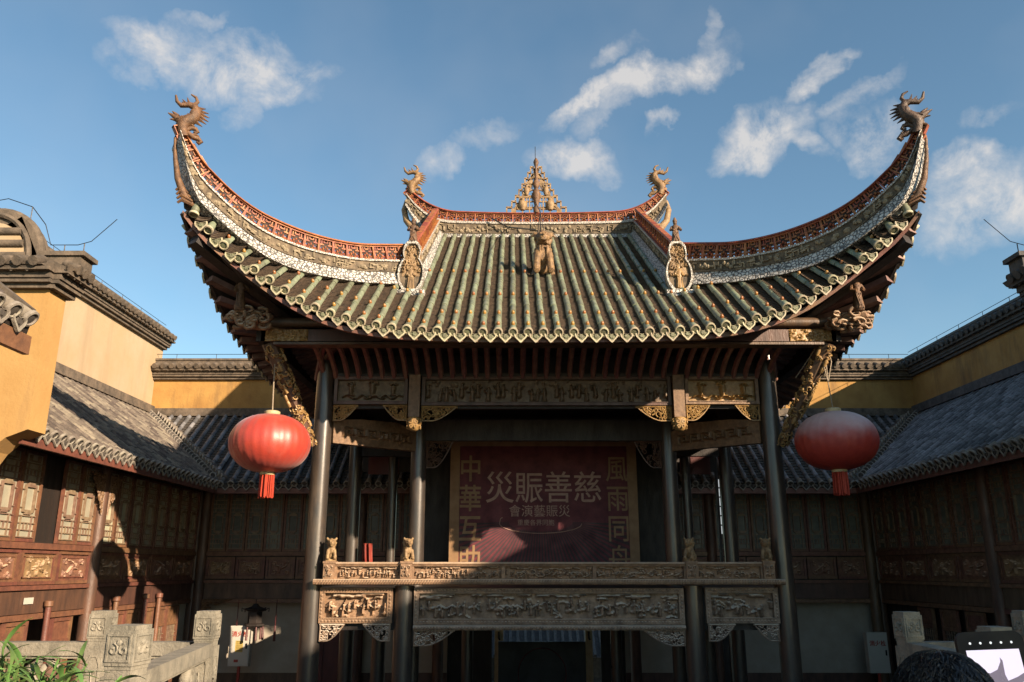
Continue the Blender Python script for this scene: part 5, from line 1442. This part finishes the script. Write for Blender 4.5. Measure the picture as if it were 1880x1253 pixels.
# left gable pier with curved top, and its twin at the right edge
for sx in (-1, 1):
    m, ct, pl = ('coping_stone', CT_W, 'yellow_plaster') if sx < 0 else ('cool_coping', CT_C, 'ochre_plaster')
    pr = thing('gable_pier', 'sunlit yellow pier wall with curved parapet and moulded coping' if sx < 0 else 'dark horned coping end of the right pier jutting against the sky', 'wall', (sx * 7.9, 11.75, 2))
    xi = 7.50
    out = [(sx * xi, 1.92), (sx * xi, 4.02), (sx * 10.8, 4.02), (sx * 10.8, 1.2), (sx * 8.25, 1.2), (sx * 8.0, 1.62), (sx * 7.8, 1.80)]
    obj('wall', MB().prism(out, 11.55, 12.0), pl, pr)
    cb = MB()
    for q in range(4): cb.bb(sx * (8.0 + .07 * q), sx * 8.6, 11.53 - .002 * q, 12.02, 1.68 - .09 * q, 1.74 - .09 * q)
    obj('corbel', cb, m, pr)
    coping(pr, (sx * (xi - .02), 11.55, 0), (sx * 10.8, 11.55, 0), (0, -1, 0), 4.02, m, ct, ridge_=False)
    coping(pr, (sx * xi, 11.5, 0), (sx * xi, 12.05, 0), (-sx, 0, 0), 4.021, m, ct, ridge_=False)
    arc = [(sx * (8.55 + .72 * math.cos(a)), 4.62 + .74 * math.sin(a)) for a in np.linspace(0, math.pi, 20)]
    par = obj('parapet', MB().prism([(sx * 7.72, 4.40)] + arc + [(sx * 9.4, 4.40)], 11.62, 11.95), m, pr)
    ar2 = MB(); ar2.tube([(x, 11.72, z) for x, z in [(sx * 7.12, 4.62), (sx * 7.75, 4.62)] + arc], .06, 6); ar2.tube([(x + (sx * 8.55 - x) * .16, 11.6, z - .1) for x, z in arc], .045, 6)
    obj('parapet_cap', ar2, m, par, smooth=40)
    obj('parapet_step', MB().bb(sx * 7.14, sx * 7.82, 11.60, 11.95, 4.38, 4.58).bb(sx * 7.08, sx * 7.8, 11.56, 11.99, 4.58, 4.65), m, par)
    for q in range(3): obj('round_tile', MB().tube([(sx * (7.98 + .06 * q), 11.60, 4.58 + q * .2), (sx * 9.0, 11.60, 4.58 + q * .2)], .062, 10), m, par, smooth=40)
    obj('gable_fill', MB().prism([(sx * (8.55 + .55 * math.cos(a)), 4.55 + .58 * math.sin(a)) for a in np.linspace(0, math.pi, 16)], 11.60, 11.61), 'pale_plaster' if sx < 0 else m, par)
    lw2 = MB().tube([(sx * u, 11.75, w) for u, w in ((9.4, 5.2), (9.0, 5.50), (8.5, 5.60), (8.1, 5.46), (7.85, 5.16), (7.72, 4.82), (7.3, 4.82), (7.1, 4.88), (6.75, 5.25))], .007, 4)
    for u, w0_, w1_ in ((7.5, 4.6, 4.82), (8.1, 5.2, 5.46), (8.9, 5.3, 5.53), (7.2, 4.6, 4.84)): lw2.tube([(sx * u, 11.75, w0_), (sx * u, 11.75, w1_)], .009, 4)
    obj('lightning_wire', lw2, 'metal_dark', pr)

# near porch roof corner at the left edge
po = thing('porch_roof', 'near corner of a tiled porch roof with red board at the left edge', 'roof', (-5.6, 6, 2))
rows = []
for k in range(12):
    y = 4.25 + k * .255; rows.append(((-5.02, y, 2.22), (-6.6, y, 3.35), (.58, 0, .81)))
pd = obj('roof', MB().add([(-5.0, 4.0, 2.15), (-6.6, 4.0, 3.28), (-6.6, 7.15, 3.28), (-5.0, 7.15, 2.15), (-5.02, 4.0, 2.06), (-6.6, 4.0, 2.9), (-6.6, 7.15, 2.9), (-5.02, 7.15, 2.06)], [(0, 1, 2, 3), (7, 6, 5, 4), (0, 3, 7, 4), (3, 2, 6, 7)]), 'dark_wood', po)
lay_roof(pd, rows, K_BAR, K_DISC, K_DRIP, .26, 300, 'grey_pan', .255, pitch=.13)
obj('fascia', MB().bb(-5.06, -5.0, 4.0, 7.2, 1.88, 2.05), 'red_brown_wood', po)
obj('verge', MB().bar((-5.1, 7.2, 2.25), (-6.6, 7.2, 3.35), .14, .2), 'coping_stone', po)
obj('porch_wall', MB().bb(-6.7, -6.5, 3.5, 7.2, CY, 3.3), 'yellow_plaster', po)


# ================================================================== STONE BALUSTRADES
def stone_post(par, x, y, rz=0.0, top=-.36, label=None, w=.18, seed=0):
    M = T(x, y, 0, rz); h = w / 2
    mb = MB().box((0, 0, (TE + top - .29) / 2), (w, w, top - .29 - TE), M).box((0, 0, top - .265), (w * .86, w * .86, .05), M).box((0, 0, TE + .06), (w * 1.25, w * 1.25, .12), M)
    for q in range(4):
        Q = M @ Matrix.Rotation(q * math.pi / 2, 4, 'Z')
        z0, z1 = TE + .25, top - .36; k = h - .03
        o = [(-k, z0), (k, z0), (k, z1 - .06), (k - .03, z1), (-k + .03, z1), (-k, z1 - .06)]; i = [(a * .80, b + (.02 if b < -1 else -.02)) for a, b in o]
        mb.ring(o, i, -h - .008, -h + .002, Q)
    p = obj('post', mb, 'carved_stone', par, label=label)
    cp = MB(); cz = top - .125
    cp.box((0, 0, cz), (w * .98, w * .98, .205), M); cp.box((0, 0, top - .012), (w * .88, w * .88, .03), M); cp.box((0, 0, top - .235), (w * .9, w * .9, .03), M)
    for q in range(4):
        Q = M @ Matrix.Rotation(q * math.pi / 2, 4, 'Z'); k = w * .40
        o = [(-k, cz - .08), (k, cz - .08), (k, cz + .08), (-k, cz + .08)]; i = [(a * .85, cz + (b - cz) * .84) for a, b in o]
        cp.ring(o, i, -w * .5 - .006, -w * .49, Q)
        for e in (-1, 1):
            cp.tube([(p_[0], -w * .495, p_[2]) for p_ in curl(e * .035, cz - .01, .038, 1.1, 1.5, e, 9)], .010, 4, Q)
        cp.ball((0, -w * .49, cz + .03), (.02, .012, .02), 6, 4, Q)
    obj('post_cap', cp, 'carved_stone', p)
    fl_ = MB(); rng = random.Random(seed)
    for q in range(4):
        Q = M @ Matrix.Rotation(q * math.pi / 2, 4, 'Z'); zc = top - .62
        fl_.tube([(rng.uniform(-.02, .02), -h - .004, zc - .4), (.02, -h - .006, zc - .15), (-.01, -h - .004, zc + .12)], .008, 4, Q)
        for e in range(9):
            a = rng.uniform(.2, 2.9); z = zc + rng.uniform(-.35, .12); l = rng.uniform(.04, .065)
            fl_.tube([(0, -h - .002, z), (l * math.cos(a) * .6, -h - .01, z + l * .5), (l * math.cos(a), -h - .002, z + l * math.sin(a))], [.006, .014, .004], 5, Q)
    obj('carving', fl_, 'carved_stone', p, kind='stuff')
    return p


def stone_rail(par, a, b, top=-.62, knots=2, seed=0):
    a, b = Vector((*a, 0)), Vector((*b, 0)); d = (b - a); L = d.length; d.normalize(); F = frame(a, d, (0, 0, 1))
    obj('hand_rail', MB().bb(.08, L - .08, -.075, .075, top - .11, top).bb(.08, L - .08, -.055, .055, top - .135, top - .11), 'carved_stone', par, F)
    g = MB().bb(.08, L - .08, -.05, .05, TE + .05, top - .40); g.bb(.08, L - .08, -.07, .07, top - .42, top - .36)
    for s in (-1, 1):
        for i in range(max(1, int(L / .75))):
            n = max(1, int(L / .75)); x0, x1 = .14 + i * (L - .28) / n, .14 + (i + 1) * (L - .28) / n - .05
            o = [(x0, TE + .14), (x1, TE + .14), (x1, top - .47), (x0, top - .47)]; i_ = [(x0 + .04, TE + .18), (x1 - .04, TE + .18), (x1 - .04, top - .51), (x0 + .04, top - .51)]
            g.ring(o, i_, s * .05, s * .062)
    obj('rail_slab', g, 'carved_stone', par, F)
    for i in range(knots):
        x = L * (i + .5) / knots; k = MB()
        for e in (-1, 1): k.tube([(x + e * .03, 0, top - .36), (x + e * .11, 0, top - .29), (x + e * .12, 0, top - .22), (x + e * .05, 0, top - .17), (x + e * .04, 0, top - .13)], [.03, .042, .045, .035, .04], 8)
        k.ball((x, 0, top - .25), (.045, .04, .07), 8, 6)
        obj('vase_baluster', k, 'carved_stone', par, F, smooth=60)
    cv = MB(); rng = random.Random(seed)
    for i in range(int(L * 16)):
        x = rng.uniform(.2, L - .2); z = rng.uniform(TE + .25, top - .55)
        cv.tube([(x, -.054, z), (x + .03, -.066, z - .03), (x + .07, -.054, z - .05)], [.006, .018, .004], 5)
    obj('carving', cv, 'carved_stone', par, F, kind='stuff')
b1 = thing('stone_balustrade', 'pale stone balustrade running across behind the green plant', 'balustrade', (-4.4, 7.7, TE))
stone_post(b1, -4.25, 7.7, seed=1); stone_rail(b1, (-4.25, 7.7), (-3.35, 7.7), knots=1, seed=2); stone_rail(b1, (-8.0, 7.7), (-4.25, 7.7), knots=4, seed=3)
stone_post(b1, -3.30, 7.66, seed=4, label='sunlit square stone post before the white wall')
b2 = thing('stone_balustrade', 'nearer stone balustrade in shade with carved flower post and star shaped gap', 'balustrade', (-2.95, 5.4, TE))
stone_post(b2, -2.96, 5.35, rz=R(-9), top=-.335, label='nearest shaded stone post with carved flowers', seed=5, w=.20)
stone_rail(b2, (-2.96, 5.35), (-3.30, 7.66), knots=2, seed=6)
b3 = thing('stone_balustrade', 'stone balustrade behind the raised phone with three carved posts', 'balustrade', (3, 7.7, TE))
stone_post(b3, 2.93, 7.7, rz=R(8), seed=7, top=-.37); stone_post(b3, 2.86, 6.2, rz=R(4), seed=8, top=-.40); stone_post(b3, 4.0, 7.7, seed=9, top=-.36)
stone_rail(b3, (2.93, 7.7), (2.86, 6.2), knots=2, seed=10); stone_rail(b3, (2.93, 7.7), (4.0, 7.7), knots=1, seed=11); stone_rail(b3, (4.0, 7.7), (7.2, 7.7), knots=3, seed=12)
st = thing('stone_table', 'low grey stone slab table between the plant and the carved post', 'table', (-3.35, 5.3, TE))
obj('slab', MB().bb(-3.75, -3.06, 5.0, 5.75, -.80, -.74), 'carved_stone', st)
for x in (-3.62, -3.2): obj('leg', MB().bb(x - .07, x + .07, 5.25, 5.5, TE, -.80), 'carved_stone', st)
obj('mug', MB().lathe([(.05, -.74), (.06, -.70), (.055, -.64), (.03, -.62), (.02, -.60)], 12, Matrix.Translation((-3.55, 5.6, 0))), 'clay_pot', st, smooth=40)

# ------------------------------------------------------------------ plant
pl = thing('potted_plant', 'bushy green plant with narrow pointed leaves at the lower left', 'plant', (-3.1, 4.2, TE))
obj('pot', MB().lathe([(.2, TE), (.28, TE + .3), (.31, TE + .42), (.27, TE + .42), (.25, TE + .36)], 20, Matrix.Translation((-3.1, 4.2, 0))), 'clay_pot', pl, smooth=40)
lm = MB(); vs = []; n = 6
for i in range(n + 1):
    t = i / n; w = .017 * math.sin(math.pi * min(1, .12 + t * .88)) + .001; x = .30 * t; z = .10 * t - .16 * t * t
    vs += [(x, -w, z), (x, 0, z - .004), (x, w, z)]
lm.add(vs, [(i * 3 + j, i * 3 + j + 1, i * 3 + j + 4, i * 3 + j + 3) for i in range(n) for j in (0, 1)])
LEAF = lm.mesh('leaf', 'leaf', 60); rng = random.Random(12); stm = MB()
for i in range(42):
    a = rng.uniform(0, 6.28); r = rng.uniform(0, .62) ; tip = Vector((-3.1 + r * math.cos(a), 4.2 + r * math.sin(a), -.36 - rng.uniform(0, .16) - r * .12)); base = Vector((-3.1 + .1 * math.cos(a), 4.2 + .1 * math.sin(a), TE + .38))
    stm.tube([base, base.lerp(tip, .5) + Vector((0, 0, .05)), tip], [.01, .008, .005], 5)
    for k in range(7):
        b = rng.uniform(0, 6.28); o = base.lerp(tip, rng.uniform(.6, 1.0)); s = rng.uniform(.45, .8)
        M = Matrix.Translation(o) @ Matrix.Rotation(b, 4, 'Z') @ Matrix.Rotation(-rng.uniform(-.2, 1.0), 4, 'Y') @ Matrix.Rotation(rng.uniform(-.6, .6), 4, 'X') @ Matrix.Scale(s, 4)
        link('leaf', LEAF, pl, M)
obj('stems', stm, 'leaf', pl)

# ------------------------------------------------------------------ fire hose boxes and the palace lantern
def hose_box(x, y, z, label, txt):
    t = thing('fire_hose_box', label, 'box', (x, y, z))
    obj('case', MB().bb(x - .24, x + .24, y - .2, y, z - .45, z + .45), 'white_metal', t)
    obj('door', MB().bb(x - .225, x + .225, y - .212, y - .2, z - .43, z + .43), 'white_metal', t)
    obj('handle', MB().bb(x + .16, x + .19, y - .235, y - .212, z - .06, z + .06), 'metal_dark', t)
    obj('pipe', MB().tube([(x, y - .1, z - .45), (x, y - .1, CY)], .035, 10), 'label_red', t, smooth=40)
    if txt:
        obj('yellow_sticker', MB().bb(x - .09, x + .09, y - .2145, y - .212, z - .14, z + .12), 'label_yellow', t)
        obj('red_sticker', MB().bb(x - .10, x + .0, y - .2145, y - .212, z - .36, z - .30), 'label_red', t)
        text('消火栓', .13, x, z + .26, y - .214, 'label_red', t, bold=.003)
        for k in range(5): obj('sticker_line', MB().bb(x - .07, x + .07, y - .2165, y - .2145, z + .085 - k * .045, z + .098 - k * .045), 'ink_black', t)
    else: text('消火栓', .13, x, z + .2, y - .214, 'label_red', t, bold=.003)
hose_box(-7.05, 20.75, -1.75, 'white fire hose box with yellow sticker on the sunlit left wall', True)
hose_box(8.05, 20.75, -1.9, 'white fire hose box in shade on the dim right wall', False)
pt = thing('palace_lantern', 'small dark hexagonal palace lantern with red tassels before the white wall', 'lantern', (-6.75, 20.9, -1.2))
X, Y_, Z_ = -6.75, 20.6, -1.12
obj('lantern_frame', MB().lathe([(.17, -.22), (.24, -.18), (.24, -.14), (.17, -.12), (.17, .14), (.24, .16), (.27, .2), (.10, .26), (.05, .32)], 6, T(X, Y_, Z_)), 'dark_wood', pt)
k = MB()
for q in range(6):
    a = q * 1.047
    k.tube([(X + .23 * math.cos(a), Y_ + .23 * math.sin(a), Z_ + .18), (X + .33 * math.cos(a), Y_ + .33 * math.sin(a), Z_ + .22), (X + .32 * math.cos(a), Y_ + .32 * math.sin(a), Z_ + .14)], .014, 5)
obj('lantern_hooks', k, 'dark_wood', pt)
for q in range(6):
    a = q * 1.047; obj('tassel', MB().tube([(X + .21 * math.cos(a), Y_ + .21 * math.sin(a), Z_ - .2), (X + .22 * math.cos(a), Y_ + .22 * math.sin(a), Z_ - .5)], [.02, .028], 6), 'door_red', pt)
obj('cord', MB().tube([(X, Y_, Z_ + .3), (X, Y_, -.7)], .01, 5), 'metal_dark', pt)
for dx in (-.42, .5): obj('hanging_ribbon', MB().tube([(X + dx, Y_, -.7), (X + dx, Y_, -1.3)], .012, 5).tube([(X + dx, Y_, -1.3), (X + dx, Y_, -1.65)], [.028, .032], 6), 'door_red', pt)

# ------------------------------------------------------------------ visitor with phone
per = thing('person', 'dark haired visitor in a dark jacket holding up a phone', 'person', (.30, 1.95, TE))
hx, hy, hz = .30, 1.84, -.30                                   # head centre
H0 = TE
J = {'pel': (hx + .0, hy + .02, -.80), 'ch': (hx, hy + .02, -.60), 'nk': (hx, hy + .01, -.47), 'hd0': (hx, hy, -.40), 'hd': (hx, hy, -.30),
     'ls': (hx - .16, hy + .02, -.53), 'le': (hx - .12, hy + .20, -.70), 'lw': (hx + .10, hy + .31, -.50),
     'rs': (hx + .16, hy + .02, -.53), 're': (hx + .27, hy + .17, -.70), 'rw': (hx + .33, hy + .32, -.50),
     'lh': (hx - .08, hy + .02, -.86), 'lk': (hx - .09, hy + .0, -1.22), 'la': (hx - .09, hy + .04, -1.55), 'lt': (hx - .09, hy + .18, -1.575),
     'rh': (hx + .08, hy + .02, -.86), 'rk': (hx + .09, hy + .0, -1.22), 'ra': (hx + .09, hy + .04, -1.55), 'rt': (hx + .09, hy + .18, -1.575)}
Rr = {'pel': .125, 'ch': .14, 'nk': .05, 'hd0': .055, 'hd': .088, 'ls': .062, 'le': .045, 'lw': .030, 'rs': .062, 're': .045, 'rw': .030, 'lh': .085, 'lk': .058, 'la': .042, 'lt': .035, 'rh': .085, 'rk': .058, 'ra': .042, 'rt': .035}
E_ = [('pel', 'ch'), ('ch', 'nk'), ('nk', 'hd0'), ('hd0', 'hd'), ('ch', 'ls'), ('ls', 'le'), ('le', 'lw'), ('ch', 'rs'), ('rs', 're'), ('re', 'rw'), ('pel', 'lh'), ('lh', 'lk'), ('lk', 'la'), ('la', 'lt'), ('pel', 'rh'), ('rh', 'rk'), ('rk', 'ra'), ('ra', 'rt')]


def skinned(name, J, Rr, E_, root, m, parent, lv=2):
    ks = list(J); me = bpy.data.meshes.new(name); me.from_pydata([J[k] for k in ks], [(ks.index(a), ks.index(b)) for a, b in E_], []); me.materials.append(MATS[m])
    o = link(name, me, parent)
    sk = o.modifiers.new('skin', 'SKIN'); sk.use_smooth_shade = True
    for i, k in enumerate(ks):
        v = me.skin_vertices[0].data[i]; v.radius = (Rr[k], Rr[k]); v.use_root = k == root
    s = o.modifiers.new('sub', 'SUBSURF'); s.levels = lv; s.render_levels = lv
    return o
body = skinned('body', J, Rr, E_, 'pel', 'skin', per)
Jj = {k: J[k] for k in ('pel', 'ch', 'nk', 'ls', 'le', 'lw', 'rs', 're', 'rw')}
skinned('jacket', Jj, {k: Rr[k] * 1.14 + (.006 if k != 'nk' else .012) for k in Jj}, [e for e in E_ if e[0] in Jj and e[1] in Jj], 'pel', 'jacket', per)
Jt = {k: J[k] for k in ('pel', 'lh', 'lk', 'la', 'rh', 'rk', 'ra')}
skinned('trousers', Jt, {k: Rr[k] * 1.12 + .004 for k in Jt}, [e for e in E_ if e[0] in Jt and e[1] in Jt], 'pel', 'trousers', per)
# fingers and thumbs closing on the phone edges
px_, py_, pz_ = .595, 2.16, -.245
for sd, wk in ((-1, 'lw'), (1, 'rw')):
    wx, wy, wz = J[wk]; ex = px_ + sd * .082
    Jh = {'w': (wx, wy, wz), 'p': (ex + sd * .012, py_ - .015, pz_ - .115)}; Rh = {'w': .026, 'p': .030}; Eh = [('w', 'p')]
    for q in range(4):
        z = pz_ - .085 + q * .02; r = (.0095, .009, .0085, .008)
        Jh |= {f'a{q}': (ex + sd * .020, py_ + .010, z - .01), f'b{q}': (ex + sd * .014, py_ + .026, z), f'c{q}': (ex - sd * .018, py_ + .022, z + .004)}
        Rh |= {f'a{q}': r[0], f'b{q}': r[1], f'c{q}': r[3]}; Eh += [('p', f'a{q}'), (f'a{q}', f'b{q}'), (f'b{q}', f'c{q}')]
    Jh |= {'t1': (ex + sd * .012, py_ - .028, pz_ - .085), 't2': (ex - sd * .008, py_ - .022, pz_ - .055)}; Rh |= {'t1': .011, 't2': .0095}; Eh += [('p', 't1'), ('t1', 't2')]
    skinned('hand', Jh, Rh, Eh, 'w', 'skin', per)
hb = MB().ball((hx, hy - .005, hz + .015), (.102, .112, .118), 20, 14)
hair = obj('hair', hb, 'hair', per, smooth=80)
rng = random.Random(4); sm = MB()
for i in range(700):
    a = rng.uniform(0, 6.28); e = rng.uniform(.15, 1.45); c = Vector((hx, hy - .005, hz + .015))
    def sp_(a, e, k=1.02): return c + Vector((.102 * k * math.cos(e) * math.cos(a), .112 * k * math.cos(e) * math.sin(a), .118 * k * math.sin(e)))
    sm.tube([sp_(a, e), sp_(a + rng.uniform(-.3, .3), e - .25, 1.05), sp_(a + rng.uniform(-.4, .4), e - .55, 1.06)], [.0022, .002, .0008], 3)
obj('hair_strands', sm, 'hair', hair, kind='stuff')
# face: looks up at the phone, away from the viewer
fc = MB(); fy = hy + .075
for s in (-1, 1):
    fc.ball((hx + s * .034, fy + .012, -.315), (.014, .01, .01), 8, 6); fc.ball((hx + s * .094, hy + .0, -.33), (.014, .025, .034), 8, 6)
fc.tube([(hx, fy + .01, -.31), (hx, fy + .034, -.345), (hx, fy + .02, -.355)], [.009, .014, .011], 6); fc.tube([(hx - .024, fy + .008, -.378), (hx, fy + .016, -.380), (hx + .024, fy + .008, -.378)], [.005, .008, .005], 6)
obj('face', fc, 'skin', per, smooth=60)

ph = thing('phone', 'black phone held up by the visitor with the roof on its bright screen', 'phone', (px_, py_, pz_))
F = T(px_, py_, pz_) @ Matrix.Rotation(R(-8), 4, 'X') @ Matrix.Rotation(R(-2), 4, 'Y')
def rrect(w, h, r, n=6): return [(sx * (w - r) + r * math.cos(a + k * math.pi / 2 / n), sz * (h - r) + r * math.sin(a + k * math.pi / 2 / n)) for sx, sz, a in ((1, 1, 0), (-1, 1, math.pi / 2), (-1, -1, math.pi), (1, -1, 1.5 * math.pi)) for k in range(n + 1)]
obj('case', MB().prism(rrect(.084, .095, .024), -.006, .006), 'phone_case', ph, F)
obj('screen', MB().prism([(-.066, -.09), (.066, -.09), (.066, .052), (-.066, .052)], -.0066, -.006), 'screen_sky', ph, F)
sil = [(-.066, .022), (-.045, .006), (-.02, -.002), (.0, .006), (.012, .024), (.013, .034), (.018, .026), (.016, -.006), (.02, -.02), (.045, -.012), (.066, -.002), (.066, -.02), (.03, -.034), (-.066, -.034)]
obj('screen_image', MB().add([(x, -.0069, z) for x, z in sil], [tuple(range(len(sil)))]), 'screen_roof', ph, F)
for k in range(5): obj('icon', MB().lathe([(.003, 0), (.003, .0006)], 8, T(-.052 + k * .026, -.0062, .068) @ Matrix.Rotation(R(90), 4, 'X')), 'screen_icon', ph, F)
